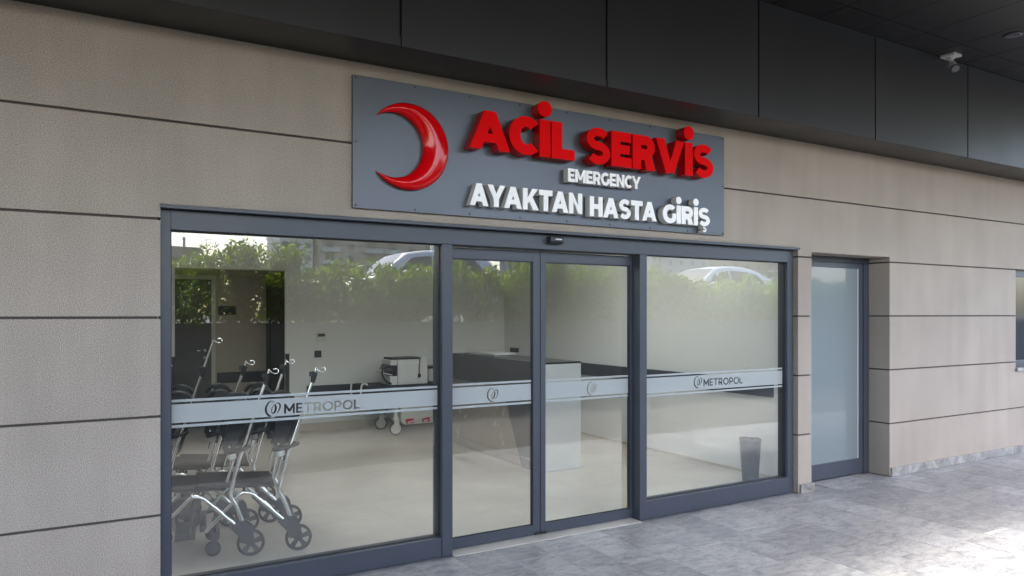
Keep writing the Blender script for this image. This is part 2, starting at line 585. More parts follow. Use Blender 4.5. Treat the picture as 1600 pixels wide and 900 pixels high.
# dark core that shows in the grooves
core = MB()
I = 0.014
core.box(XL, FX0 - I, I, TH - 0.01, 0, 3.5)
core.box(FX1 + I, DX0 - I, I, 0.29, 0, 2.9)
core.box(DX1 + I, WX0 - I, I, 0.35, 0, 3.5)
core.box(WX1 + I, XR, I, TH - 0.01, 0, 3.5)
core.box(WX0 - I, WX1 + I, I, TH - 0.01, 0.2, WZ0 - I)
core.box(FX0 - I, WX1 + I, I + 0.001, TH - 0.011, FZ1 + I, 3.5)
core.build('wall_core', 'wall_core', bld)
# stone skirting
box('stone_skirting', 'marble_plinth', bld, DX1 + 0.012, XR, -0.022, -0.001, GZ, 0.075, 0.002)
box('stone_skirting', 'marble_plinth', bld, FX1 + 0.02, DX0 + 0.02, -0.024, -0.001, GZ, 0.066, 0.002)
box('stone_skirting', 'marble_plinth', bld, XL, FX0 - 0.01, -0.022, -0.001, GZ, 0.075, 0.002)
# fascia of the canopy: bottom soffit, panels with open joints
FY = -0.45
ZS, ZC = 3.53, 4.555
sof = MB().box(XL, XR, FY + 0.012, 0.26, ZS + 0.002, ZS + 0.06).build('soffit', 'soffit_metal', bld)
FW = 1.68
for k in range(-4, 9):
    xa = 0.13 + FW * k
    box('fascia_panel', 'fascia_metal', bld, xa + 0.009, xa + FW - 0.009, FY, FY + 0.03, ZS - 0.004, ZC - 0.006, 0.003)
box('fascia_backing', 'groove', bld, XL, XR, FY + 0.034, FY + 0.06, ZS + 0.062, ZC)
# canopy ceiling panels
CY = -5.22
rows_y = [FY, -0.76, -1.96, -3.16, -4.3, CY]
cp_me = MB().box(-0.5, 0.5, -0.5, 0.5, 0, 1).build('ceiling_panel', 'canopy_metal', mesh_only=True)
bo = wloc(bld)
for r_i in range(len(rows_y) - 1):
    ya, yb = rows_y[r_i], rows_y[r_i + 1]
    for k in range(-24, 12):
        xa = 5.965 + 0.616 * k
        if r_i > 1 and k % 2:
            continue
        wdt = 0.616 if r_i <= 1 else 1.232
        inst('ceiling_panel', cp_me, bld, Vector((xa + wdt / 2, (ya + yb) / 2, ZC + random.uniform(0, 0.002))) - bo, (wdt - 0.008, abs(yb - ya) - 0.006, 0.012))
box('canopy_roof', 'groove', bld, -9, 13.4, CY, 6.0, ZC + 0.02, ZC + 0.4)
box('canopy_edge', 'fascia_metal', bld, 4.0, 13.4, CY - 0.03, CY - 0.002, ZC, ZC + 0.42)
# unseen canopy extension on the left, added to shade the ground the glass mirrors
box('canopy_roof', 'groove', bld, -9, 4.0, -7.8, CY - 0.002, ZC + 0.02, ZC + 0.4)
box('canopy_edge', 'fascia_metal', bld, -9, 4.0, -7.83, -7.802, ZC, ZC + 0.42)
# rest of the upper storey above the canopy
# interior shell
IX0, IX1, IY0, IY1 = -0.9, 6.5, TH, 6.35
NX0, NX1, NY1, NZ1 = 1.18, 2.70, 7.62, 2.44
fl = MB().box(IX0, IX1 + 0.2, 0.19, NY1 + 0.1, -0.2, 0.0)
tag(fl.build('interior_floor', 'int_floor'), 'pale polished floor of the lobby', kind='structure')
box('interior_wall', 'int_wall', bld, IX0 - 0.1, IX0, TH, IY1, -0.02, 2.95)
box('interior_wall', 'int_wall', bld, IX1, IX1 + 0.1, TH, IY1 + 0.1, -0.02, 2.95)
MB().poly_prism([[(IX0, -0.01), (NX0, -0.01), (NX0, NZ1), (NX1, NZ1), (NX1, -0.01), (IX1, -0.01), (IX1, 2.95), (IX0, 2.95)]], XZ, IY1, IY1 + 0.12).build('interior_wall', 'int_wall', bld)
box('interior_ceiling', 'int_ceiling', bld, IX0, IX1, TH, IY1, 2.85, 2.95)
box('interior_wall', 'int_wall', bld, IX0, FX0 - 0.001, TH - 0.0, TH + 0.05, 0, 2.85)
box('interior_wall', 'int_wall', bld, FX0, IX1, TH - 0.0, TH + 0.05, FZ1, 2.85)
box('interior_wall', 'int_wall', bld, FX1, IX1, TH, TH + 0.05, 0, FZ1)
box('side_room_wall', 'int_wall', bld, 6.61, 14, 4.0, 4.1, -0.02, 2.95)
box('side_room_wall', 'int_wall', bld, 14.0, 14.1, TH, 4.1, -0.02, 2.95)
box('side_room_ceiling', 'int_ceiling', bld, 6.61, 14, TH + 0.01, 4.0, 2.86, 2.95)
# niche with grey door
box('niche_wall', 'beige_panel', bld, NX0 - 0.2, NX1 + 0.2, NY1, NY1 + 0.1, -0.02, 2.6)
box('niche_wall', 'int_wall', bld, NX0 - 0.1, NX0, IY1 + 0.12, NY1, -0.02, 2.6)
box('niche_wall', 'int_wall', bld, NX1 + 0.04, NX1 + 0.14, IY1 + 0.12, NY1, -0.02, 2.6)
box('niche_ceiling', 'int_ceiling', bld, NX0 - 0.1, NX1 + 0.1, IY1 + 0.12, NY1, 2.5, 2.6)
box('wall_rail', 'rail_grey', bld, 1.93, NX1 + 0.03, NY1 - 0.03, NY1, 0.68, 0.85)
box('wall_rail', 'rail_grey', bld, 3.02, IX1 - 0.002, IY1 - 0.03, IY1, 0.53, 0.69)
box('wall_rail', 'rail_grey', bld, IX1 - 0.03, IX1, TH + 0.06, 5.2, 0.885, 1.062)
box('corner_guard', 'rail_grey', bld, NX1, NX1 + 0.06, IY1 - 0.006, IY1 - 0.0005, 0.0, 1.19)
box('corner_guard', 'rail_grey', bld, NX0 - 0.06, NX0, IY1 - 0.006, IY1 - 0.0005, 0.0, 1.19)
box('wall_skirting', 'skirting', bld, NX1 + 0.07, IX1 - 0.02, IY1 - 0.012, IY1 - 0.001, 0.0, 0.12)
box('wall_skirting', 'skirting', bld, IX1 - 0.014, IX1 - 0.001, TH + 0.06, IY1 - 0.02, 0.0, 0.03)
# dark framed glass leaf folded against the niche side
gd = thing('glass_door', 'dark framed glass door folded back beside the lobby niche', 'door', (NX1, 7.0, 0))
box('door_stile', 'frame_dark', gd, NX1 - 0.012, NX1 + 0.035, 7.33, 7.60, 0.002, 2.43)
box('door_stile', 'frame_dark', gd, NX1 - 0.012, NX1 + 0.035, 6.40, 6.70, 0.002, 2.43)
box('door_rail', 'frame_dark', gd, NX1 - 0.010, NX1 + 0.033, 6.70, 7.33, 2.33, 2.428)
box('door_pane', 'rail_grey', gd, NX1 - 0.002, NX1 + 0.02, 6.70, 7.33, 0.004, 2.33)
nd = thing('lobby_door', 'dark grey interior door with lever handle in the lobby niche', 'door', (1.5, NY1, 0))
box('door_leaf', 'door_grey', nd, NX0 + 0.06, 1.84, NY1 - 0.04, NY1 - 0.001, 0.003, 2.33, 0.002)
box('door_frame', 'door_frame_white', nd, 1.842, 1.90, NY1 - 0.05, NY1 - 0.001, 0.003, 2.40)
box('door_frame', 'door_frame_white', nd, NX0 + 0.06, 1.841, NY1 - 0.05, NY1 - 0.001, 2.335, 2.40)
hd = MB().tube([(1.74, NY1 - 0.04, 1.21), (1.74, NY1 - 0.09, 1.21), (1.62, NY1 - 0.095, 1.21)], 0.011)
hd.lathe([(0.026, 0), (0.026, 0.01)], lambda x, y, h: (1.74 + x, NY1 - 0.041 - h, 1.21 + y), 16)
hd.lathe([(0.022, 0), (0.022, 0.01)], lambda x, y, h: (1.74 + x, NY1 - 0.041 - h, 1.10 + y), 16)
hd.build('handle', 'chrome', nd)
t = MB().box(1.95, 2.22, NY1 - 0.014, NY1 - 0.001, 1.775, 1.915, 0.002).build('door_sign', 'black_plastic')
tag(t, 'small black room sign on the beige wall beside the grey lobby door', 'sign')

# ------------------------------------------------------------------ wall controls in the lobby
t = thing('thermostat', 'cream thermostat with dark display on the lobby back wall', 'thermostat', (3.24, IY1, 1.36))
box('case', 'cream_metal', t, 3.165, 3.315, IY1 - 0.025, IY1 - 0.0005, 1.36, 1.50, 0.004)
box('display', 'dark_plastic', t, 3.185, 3.295, IY1 - 0.028, IY1 - 0.0255, 1.44, 1.485)
t = thing('wall_switch', 'black square wall switch below the cream thermostat', 'switch', (3.19, IY1, 1.12))
box('plate', 'black_plastic', t, 3.14, 3.245, IY1 - 0.012, IY1 - 0.0005, 1.12, 1.225, 0.002)
box('rocker', 'dark_plastic', t, 3.16, 3.225, IY1 - 0.016, IY1 - 0.0125, 1.14, 1.205)
t = MB().box(IX1 - 0.02, IX1 - 0.001, 5.86, 6.12, 1.13, 1.205, 0.002).build('wall_plate', 'black_plastic')
tag(t, 'black rectangular socket plate on the wall above the reception counter', 'socket')

# ------------------------------------------------------------------ unseen ceiling lamps added to brighten the lobby
def added_lamp_mat(strength):
    m, nt, p = new_mat('added_lamp_diffuser')
    p.inputs['Base Color'].default_value = (0.8, 0.8, 0.78, 1)
    p.inputs['Emission Color'].default_value = (1.0, 0.98, 0.94, 1)
    p.inputs['Emission Strength'].default_value = strength
added_lamp_mat(1.75)
for lx, ly, where in ((1.0, 1.2, 'above the front row of nested chairs'), (3.2, 1.2, 'just inside the sliding doors'), (5.4, 1.2, 'just inside the right window'),
                      (1.0, 2.6, 'above the back row of nested chairs'), (3.2, 2.6, 'between the doors and the stretcher'), (5.4, 2.6, 'above the reception counter')):
    t = thing('added_ceiling_light', 'unseen square ceiling panel added to light the lobby, ' + where, 'ceiling light', (lx, ly, 2.85), group='added lobby lights')
    box('frame', 'white_plastic', t, lx - 0.31, lx + 0.31, ly - 0.31, ly + 0.31, 2.838, 2.8495)
    box('diffuser', 'added_lamp_diffuser', t, lx - 0.29, lx + 0.29, ly - 0.29, ly + 0.29, 2.834, 2.8375)

# ------------------------------------------------------------------ letters
def ell(cx, cy_, rx, ry, a0, a1, n=28):
    return [(cx + rx * math.cos(R(a0 + (a1 - a0) * i / n)), cy_ + ry * math.sin(R(a0 + (a1 - a0) * i / n))) for i in range(n + 1)]

def stroke(pts, w):
    ws = w if isinstance(w, list) else [w] * len(pts)
    Lf, Rt = [], []
    for i, p in enumerate(pts):
        a = pts[max(i - 1, 0)]; b = pts[min(i + 1, len(pts) - 1)]
        dx, dy = b[0] - a[0], b[1] - a[1]
        l = math.hypot(dx, dy) or 1
        nx, ny = -dy / l, dx / l
        Lf.append((p[0] + nx * ws[i] / 2, p[1] + ny * ws[i] / 2))
        Rt.append((p[0] - nx * ws[i] / 2, p[1] - ny * ws[i] / 2))
    return Lf + Rt[::-1]

def glyph(ch, w):
    """Heavy geometric capitals, cap height 1. Returns (list of [outer, holes...], width)."""
    h = 0.86 * w
    if ch == 'A':
        w = min(w, 0.285)
        W = 0.80 + 1.15 * w; a = 1.1 * w; b = 1.12 * w
        k = (W - a) / 2; c0 = 0.20 - 0.15 * (w - 0.2); c1 = c0 + 0.8 * w
        ys = (W / 2 - b) / k
        return [[[(0, 0), (k, 1), (W - k, 1), (W, 0), (W - b, 0), (W - b - k * c0, c0), (b + k * c0, c0), (b, 0)],
                 [(b + k * c1, c1), (W - b - k * c1, c1), (W / 2, ys)]]], W
    if ch == 'C':
        rx = 0.50
        return [[ell(rx, 0.5, rx, 0.515, 44, 316) + ell(rx, 0.5, rx - w, 0.515 - h, 316 - 6, 44 + 6)]], 0.50 + rx * 0.74
    if ch == 'G':
        rx = 0.52; xr = rx + 0.45
        a1 = 360 - math.degrees(math.acos(0.45 / rx))
        xi = xr - w * 0.95
        ai = 360 - math.degrees(math.acos(max(-1, min(1, (xi - rx) / (rx - w)))))
        o = ell(rx, 0.5, rx, 0.515, 44, a1) + [(xr, 0.53), (xi, 0.53)] + ell(rx, 0.5, rx - w, 0.515 - h, ai, 50)
        return [[o]], xr
    if ch == 'O':
        rx = 0.54
        return [[ell(rx, 0.5, rx, 0.515, 0, 360, 40)[:-1], ell(rx, 0.5, rx - w, 0.515 - h, 0, 360, 40)[:-1]]], 2 * rx
    if ch in 'SŞ':
        w = min(w, 0.272); h = 0.86 * w
        W = 0.66 + 0.75 * w
        r = (1.03 - h) / 4; rx = (W - w) / 2; cx = W / 2
        yu = 1.015 - h / 2 - r; yl = -0.015 + h / 2 + r
        up = ell(cx, yu, rx * 0.97, r, 28, 262, 22); lo = ell(cx, yl, rx, r, 82, -152, 22)
        pts = up + lo
        n = len(pts)
        ws = []
        for i in range(n):
            a = pts[max(i - 1, 0)]; b = pts[min(i + 1, n - 1)]
            hor = abs(b[0] - a[0]) / (math.hypot(b[0] - a[0], b[1] - a[1]) or 1)
            ws.append(w * 1.0 * (1 - hor) + h * hor)
        g = [[stroke(pts, ws)]]
        if ch == 'Ş':
            q = ell(cx + 0.02, -0.22, 0.11, 0.085, 120, -150, 14)
            g.append([stroke([(cx - 0.02, -0.035)] + q, 0.085)])
        return g, W
    if ch == 'İ':
        r = 0.58 * w + 0.025
        c = 1.08 + r
        return [[[(0, 0), (0, 1), (w, 1), (w, 0)]], [ell(w / 2, c, r, r, 0, 360, 28)[:-1]]], w
    if ch == 'I':
        return [[[(0, 0), (0, 1), (w, 1), (w, 0)]]], w
    if ch == 'L':
        W = 0.52 + 0.6 * w
        return [[[(0, 0), (0, 1), (w, 1), (w, h), (W, h), (W, 0)]]], W
    if ch == 'E':
        W = 0.56 + 0.6 * w
        m0 = 0.5 - h * 0.46; m1 = 0.5 + h * 0.46
        return [[[(0, 0), (0, 1), (W - 0.02, 1), (W - 0.02, 1 - h), (w, 1 - h), (w, m1), (W - 0.08, m1), (W - 0.08, m0), (w, m0), (w, h), (W, h), (W, 0)]]], W
    if ch == 'V':
        W = 0.86 + 0.9 * w; k = W / 2 - 0.52 * w; b = 1.08 * w
        return [[[(0, 1), (b, 1), (W / 2 + 0.01, 0.33 - 0.2 * (0.26 - w)), (W - b + 0.02, 1), (W, 1), (W - k, 0), (k, 0)]]], W
    if ch == 'Y':
        W = 0.80 + 0.95 * w; x0 = W / 2 - w / 2; x1 = W / 2 + w / 2
        return [[[(0, 1), (1.1 * w, 1), (W / 2 + 0.005, 0.60), (W - 1.08 * w, 1), (W, 1), (x1, 0.35), (x1, 0), (x0, 0), (x0, 0.35)]]], W
    if ch == 'T':
        W = 0.66 + 0.75 * w; x0 = W / 2 - w / 2
        return [[[(0, 1), (W, 1), (W, 1 - h), (x0 + w, 1 - h), (x0 + w, 0), (x0, 0), (x0, 1 - h), (0, 1 - h)]]], W
    if ch == 'H':
        W = 0.66 + 0.85 * w; m0 = 0.5 - h / 2; m1 = 0.5 + h / 2
        return [[[(0, 0), (0, 1), (w, 1), (w, m1), (W - w, m1), (W - w, 1), (W, 1), (W, 0), (W - w, 0), (W - w, m0), (w, m0), (w, 0)]]], W
    if ch == 'N':
        W = 0.68 + 0.85 * w
        return [[[(0, 0), (0, 1), (0.85 * w, 1), (W - w, 0.40), (W - w, 1), (W, 1), (W, 0), (W - 0.85 * w, 0), (w, 0.60), (w, 0)]]], W
    if ch == 'M':
        W = 0.82 + 1.1 * w; d = 0.24 * w + 0.03
        return [[[(0, 0), (0, 1), (0.9 * w, 1), (W / 2, 0.45), (W - 0.9 * w, 1), (W, 1), (W, 0), (W - w, 0), (W - w, 0.58), (W / 2 + d, 0.18), (W / 2 - d, 0.18), (w, 0.58), (w, 0)]]], W
    if ch == 'K':
        W = 0.76 + 0.85 * w
        ax, ay, bx_, by = w, 0.27, W - 0.02, 1.0
        P_ = lambda q: (ax + (bx_ - ax) * q, ay + (by - ay) * q)
        return [[[(0, 0), (0, 1), (w, 1), (w, 0.57), (W - 0.02 - 1.25 * w, 1), (W - 0.02, 1), P_(0.46), (W + 0.03, 0), (W + 0.03 - 1.25 * w, 0), P_(0.16), (w, ay), (w, 0)]]], W + 0.03
    if ch in 'PR':
        yb = 0.30 if ch == 'P' else 0.33
        ro = (1 - yb) / 2; W = 0.62 + 0.75 * w; xb = W - ro * 1.05; cyb = (1 + yb) / 2
        ri = ro - h
        hole = [(w, 1 - h), (xb, 1 - h)] + ell(xb, cyb, ri * 1.02, ri, 90, -90, 14)[1:] + [(w, yb + h)]
        if ch == 'P':
            o = [(0, 0), (0, 1), (xb, 1)] + ell(xb, cyb, ro * 1.05, ro, 90, -90, 18)[1:] + [(w, yb), (w, 0)]
            return [[o, hole]], W
        arc = ell(xb, cyb, ro * 1.05, ro, 90, -52, 16)[1:]
        o = [(0, 0), (0, 1), (xb, 1)] + arc + [(W + 0.03, 0), (W + 0.03 - 1.15 * w, 0), (xb - 0.16 * w, yb - 0.05), (w, yb - 0.05), (w, 0)]
        return [[o, hole]], W + 0.03
    raise KeyError(ch)

KERN = {('A', 'C'): -0.05, ('A', 'Y'): -0.10, ('Y', 'A'): -0.10, ('K', 'T'): -0.02, ('T', 'A'): -0.08, ('R', 'V'): -0.03, ('A', 'K'): 0.02, ('S', 'T'): -0.01, ('C', 'Y'): -0.05}

def layout(text, w, gap):
    """list of (char, pieces, x) and total width, cap height 1"""
    x = 0; out = []
    for i, ch in enumerate(text):
        g, W = glyph(ch, w)
        if i:
            x += gap + KERN.get((text[i - 1], ch), 0)
            if text[i - 1] in 'COG' or ch in 'COG':
                x -= 0.02
        out.append((ch, g, x))
        x += W
    return out, x

# ------------------------------------------------------------------ emergency sign
SX0, SX1, SZ0, SZ1 = 1.63, 5.188, 2.515, 3.432
sg = thing('emergency_sign', 'grey metal sign board with red crescent and red and white raised lettering', 'sign', ((SX0 + SX1) / 2, 0, SZ0))
box('board', 'sign_metal', sg, SX0, SX1, -0.03, -0.0005, SZ0, SZ1, 0.003)
scr = MB().lathe([(0.007, 0), (0.007, 0.004), (0.003, 0.006)], lambda x, y, h: (x, -h, y), 10).build('screw', 'screw_black', mesh_only=True)
so = wloc(sg)
for i in range(9):
    for z in (SZ0 + 0.02, SZ1 - 0.02):
        inst('screw', scr, sg, Vector((SX0 + 0.02 + (SX1 - SX0 - 0.04) * i / 8, -0.03, z)) - so)
for x in (SX0 + 0.02, SX1 - 0.02):
    inst('screw', scr, sg, Vector((x, -0.03, (SZ0 + SZ1) / 2)) - so)

def raised(text, x0, x1, z0, cap, w, gap, yb, yf, front, side):
    lay, W = layout(text, w, gap)
    sx = (x1 - x0) / W
    for ch, pieces, x in lay:
        fr = MB(); sd = MB()
        for loops in pieces:
            L = [[(x0 + (x + p[0]) * sx, z0 + p[1] * cap) for p in lp] for lp in loops]
            sd.poly_prism(L, XZ, yb, yf + 0.006)
            fr.poly_prism(L, XZ, yf, yf + 0.0055)
        s_ = sd.build('letter', side, sg)
        fr.build('letter_face', front, s_)
        s_['label'] = ('red' if 'red' in side else 'white') + ' raised letter ' + ch

raised('ACİL', 2.475, 3.415, 3.008, 0.288, 0.325, 0.04, -0.034, -0.135, 'red_face', 'red_side')
raised('SERVİS', 3.53, 4.945, 3.008, 0.288, 0.325, 0.04, -0.034, -0.135, 'red_face', 'red_side')
raised('EMERGENCY', 3.375, 4.125, 2.845, 0.105, 0.275, 0.05, -0.034, -0.10, 'white_acrylic', 'white_side')
raised('AYAKTAN', 2.495, 3.515, 2.592, 0.165, 0.305, 0.045, -0.034, -0.10, 'white_acrylic', 'white_side')
raised('HASTA', 3.59, 4.302, 2.583, 0.163, 0.305, 0.045, -0.034, -0.10, 'white_acrylic', 'white_side')
raised('GİRİŞ', 4.372, 4.935, 2.580, 0.160, 0.305, 0.045, -0.034, -0.10, 'white_acrylic', 'white_side')

# crescent: domed glossy horn
def crescent():
    m = MB()
    cx, cz, Ro = 2.030, 2.975, 0.308
    ci, Ri = 1.914, 0.229
    # intersection angles of the circles
    d = cx - ci
    xx = (Ri * Ri - Ro * Ro + d * d) / (2 * d)     # from ci
    xi = ci + xx
    a0 = math.acos(max(-1, min(1, (xi - cx) / Ro)))
    b0 = math.acos(max(-1, min(1, (xi - ci) / Ri)))
    
    n = 64
    prof = []
    for i in range(n + 1):
        s = -1 + 2 * i / n
        po = (cx + Ro * math.cos(a0 * s), cz + Ro * math.sin(a0 * s))
        pi_ = (ci + Ri * math.cos(b0 * s), cz + Ri * math.sin(b0 * s))
        prof.append((po, pi_))
    K = 9
    vs_ = []
    for (po, pi_) in prof:
        wd = math.hypot(po[0] - pi_[0], po[1] - pi_[1])
        rise = min(0.035, 0.30 * wd)
        vs_.append((po[0], -0.034, po[1]))
        for j in range(K):
            q = j / (K - 1)
            s = math.sin(PI * q)
            e = 0.028 * min(1, wd / 0.03)
            vs_.append((po[0] + (pi_[0] - po[0]) * q, -0.036 - e - rise * s ** 0.5, po[1] + (pi_[1] - po[1]) * q))
        vs_.append((pi_[0], -0.034, pi_[1]))
    S = K + 2
    fs_ = []
    sm = []
    for i in range(n):
        for j in range(S):
            a = i * S + j; b = i * S + (j + 1) % S
            fs_.append((a, b, b + S, a + S))
    m.add(vs_, fs_, True)
    m.add([vs_[i] for i in range(S)], [tuple(range(S))])
    m.add([vs_[n * S + i] for i in range(S)], [tuple(range(S))])
    o = m.build('crescent', 'red_acrylic', sg)
    o['label'] = 'glossy red crescent emblem'
    return o
crescent()

# ------------------------------------------------------------------ entrance glazing
ef = thing('entrance_glazing', 'dark grey metal frame with two fixed glass panes flanking the sliding doors', 'glazed front', (3.35, 0.1, GZ))
FYa, FYb = 0.05, 0.17
fb = 0.003
box('jamb', 'frame_metal', ef, 0.44, 0.500, FYa, FYb, GZ, FZ1 - 0.004, fb)
box('jamb', 'frame_metal', ef, 6.165, 6.245, FYa, FYb, GZ, FZ1 - 0.004, fb)
box('head_beam', 'frame_metal', ef, 0.501, 6.164, FYa - 0.001, FYb, 2.308, FZ1 - 0.005, fb)
box('mullion', 'frame_metal', ef, 2.337, 2.422, FYa - 0.012, FYb + 0.04, GZ, 2.307, fb)
box('mullion', 'frame_metal', ef, 4.232, 4.312, FYa - 0.012, FYb + 0.04, GZ, 2.307, fb)
box('bottom_rail', 'frame_metal', ef, 0.501, 2.336, FYa - 0.004, FYb, GZ, 0.125, fb)
box('bottom_rail', 'frame_metal', ef, 4.313, 6.164, FYa - 0.004, FYb, GZ, 0.142, fb)
MB().poly_prism([[(0.055, 2.432), (-0.025, 2.432), (-0.025, 2.452), (0.0, 2.458), (0.0, 2.4365), (0.055, 2.4365)]], YZ, 0.435, 6.262).build('drip_cap', 'frame_metal', ef)
def pane_with_gasket(par, x0, x1, z0, z1, y, yfront):
    box('pane', 'clear_glass', par, x0 + 0.001, x1 - 0.001, y - 0.003, y + 0.003, z0 + 0.001, z1 - 0.001)
    g = MB()
    e = 0.008
    for (a, b, c, d) in ((x0, x0 + e, z0, z1), (x1 - e, x1, z0, z1), (x0 + e, x1 - e, z0, z0 + e), (x0 + e, x1 - e, z1 - e, z1)):
        g.box(a + 0.0004, b - 0.0004, yfront, y - 0.004, c + 0.0004, d - 0.0004)
    g.build('gasket', 'frame_dark', par)
PYF = 0.112
pane_with_gasket(ef, 0.500, 2.337, 0.125, 2.308, PYF, 0.085)
pane_with_gasket(ef, 4.312, 6.165, 0.142, 2.308, PYF, 0.085)
box('rebate_strip', 'frame_dark', ef, 2.43, 4.225, 0.075, 0.13, 2.300, 2.307)

# sliding leaves
def leaf(name, label, x0, x1, sl, sr):
    t = thing(name, label, 'door', ((x0 + x1) / 2, 0.16, -0.01), group='sliding door leaves')
    ya, yb = 0.14, 0.185
    box('stile', 'frame_metal', t, x0, x0 + sl, ya, yb, -0.012, 2.296, 0.002)
    box('stile', 'frame_metal', t, x1 - sr, x1, ya, yb, -0.012, 2.296, 0.002)
    box('rail', 'frame_metal', t, x0 + sl, x1 - sr, ya, yb, 2.213, 2.2955, 0.002)
    box('rail', 'frame_metal', t, x0 + sl, x1 - sr, ya, yb, -0.0115, 0.068, 0.002)
    pane_with_gasket(t, x0 + sl, x1 - sr, 0.068, 2.213, 0.163, 0.150)
    return t
dl = leaf('sliding_door', 'left sliding glass door leaf beside the wide left window', 2.35, 3.262, 0.072, 0.066)
drr = leaf('sliding_door', 'right sliding glass door leaf beside the right fixed window', 3.268, 4.27, 0.048, 0.062)

for par, xg in ((dl, 3.235), (drr, 3.297)):
    box('floor_guide', 'black_plastic', par, xg - 0.024, xg + 0.024, 0.132, 0.1395, -0.011, 0.012)

# frosted films with cut-out lettering
def smooth_pts(keys, n=10):
    pts = []
    K = [keys[0]] + keys + [keys[-1]]
    for i in range(1, len(K) - 2):
        p0, p1, p2, p3 = K[i - 1], K[i], K[i + 1], K[i + 2]
        for j in range(n):
            t_ = j / n
            pts.append(tuple(0.5 * ((2 * p1[k]) + (-p0[k] + p2[k]) * t_ + (2 * p0[k] - 5 * p1[k] + 4 * p2[k] - p3[k]) * t_ ** 2 + (-p0[k] + 3 * p1[k] - 3 * p2[k] + p3[k]) * t_ ** 3) for k in range(len(p1))))
    pts.append(keys[-1])
    return pts

def emblem():
    """ribbon emblem on a unit square: (x, y, width) along three strokes"""
    A = smooth_pts([(0.62, 0.02, 0.02), (0.36, 0.06, 0.10), (0.12, 0.30, 0.13), (0.10, 0.62, 0.12), (0.26, 0.90, 0.08), (0.44, 0.98, 0.04), (0.57, 0.88, 0.06)])
    B = smooth_pts([(0.62, 0.78, 0.07), (0.68, 0.56, 0.13), (0.62, 0.32, 0.11), (0.50, 0.24, 0.06), (0.43, 0.36, 0.05), (0.46, 0.56, 0.05), (0.56, 0.72, 0.03)])
    D = smooth_pts([(0.68, 0.80, 0.03), (0.80, 0.85, 0.05), (0.93, 0.74, 0.09), (0.92, 0.52, 0.09), (0.80, 0.30, 0.05), (0.70, 0.18, 0.01)])
    return [[stroke([(p[0], p[1]) for p in S], [p[2] for p in S])] for S in (A, B, D)]

def film(par, x0, x1, y, z0, z1, line, gap, text=None, tx=None, tz=None, cap=None, ex=None, ez=None, es=None):
    body0, body1 = z0 + line + gap, z1 - line - gap
    holes = []; islands = []
    if text:
        lay, W = layout(text, 0.19, 0.12)
        s = (tx[1] - tx[0]) / W
        for ch, pieces, x in lay:
            for loops in pieces:
                L = [[(tx[0] + (x + p[0]) * s, tz + p[1] * cap) for p in lp] for lp in loops]
                holes.append(L[0]); islands += L[1:]
    if ex is not None:
        for loops in emblem():
            holes.append([(ex + p[0] * es[0], ez + p[1] * es[1]) for p in loops[0]])
    m = MB()
    m.poly_prism([rect(x0, x1, body0, body1)] + holes, XZ, y - 0.0006, y)
    for isl in islands:
        m.poly_prism([isl], XZ, y - 0.0006, y)
    o = m.build('film_band', 'film_frost', par)
    for a, b in ((z0, z0 + line), (z1 - line, z1)):
        MB().box(x0, x1, y - 0.0006, y, a, b).build('film_line', 'film_frost', par)
    return o
FLo, FHi, FLn, FGp = 1.058, 1.250, 0.017, 0.013
yf = PYF - 0.0042
film(ef, 0.509, 2.328, yf, FLo + 0.015, FHi, FLn, FGp, 'METROPOL', (1.200, 1.727), 1.117, 0.066, 1.072, 1.097, (0.108, 0.112))
film(ef, 4.321, 6.156, yf, FLo - 0.01, FHi - 0.005, FLn, FGp, 'METROPOL', (5.062, 5.585), 1.111, 0.066, 4.936, 1.095, (0.108, 0.112))
film(dl, 2.431, 3.187, 0.1590, FLo, FHi, FLn, FGp, ex=2.776, ez=1.092, es=(0.108, 0.112))
film(drr, 3.325, 4.199, 0.1590, FLo, FHi - 0.002, FLn, FGp, ex=3.745, ez=1.092, es=(0.108, 0.112))

# threshold and sensor
t = MB().box(2.424, 4.230, 0.01, 0.188, -0.05, -0.0165).build('threshold', 'threshold_stone')
tag(t, 'pale stone threshold strip under the sliding doors', 'threshold')
t = thing('motion_sensor', 'small black motion sensor above the sliding doors', 'sensor', (3.33, 0.05, 2.35))
MB().poly_prism([[(0.0485, 2.352), (0.01, 2.352), (-0.015, 2.372), (-0.015, 2.402), (0.0, 2.410), (0.0485, 2.410)]], YZ, 3.268, 3.392).build('housing', 'black_plastic', t)
box('lens_mark', 'white_plastic', t, 3.312, 3.372, -0.0175, -0.0155, 2.384, 2.393)

# ------------------------------------------------------------------ frosted side door
sd = thing('side_door', 'narrow frosted glass door in a dark metal frame set in a deep reveal', 'door', (7.13, 0.27, GZ))
ya, yb = 0.248, 0.31
box('frame_jamb', 'frame_metal', sd, 7.70, DX1 - 0.0005, ya, yb + 0.02, GZ, 2.36, 0.003)
box('frame_jamb', 'frame_metal', sd, DX0 + 0.0005, 6.56, ya, yb + 0.02, GZ, 2.36, 0.003)
box('frame_head', 'frame_metal', sd, DX0 + 0.0005, DX1 - 0.0005, ya, yb + 0.02, 2.361, DZ1 + 0.03, 0.003)
box('stile', 'frame_metal', sd, 7.625, 7.699, ya + 0.012, yb, GZ + 0.004, 2.3595, 0.003)
box('stile', 'frame_metal', sd, 6.561, 6.64, ya + 0.012, yb, GZ + 0.004, 2.3595, 0.003)
box('rail', 'frame_metal', sd, 6.641, 7.624, ya + 0.012, yb, 2.300, 2.3595, 0.003)
box('rail', 'frame_metal', sd, 6.641, 7.624, ya + 0.012, yb, GZ + 0.004, 0.155, 0.003)
box('pane', 'door_frost', sd, 6.641, 7.624, ya + 0.026, ya + 0.034, 0.155, 2.300)
box('glazing_bead', 'white_side', sd, 7.617, 7.6235, ya + 0.016, ya + 0.0255, 0.157, 2.298)

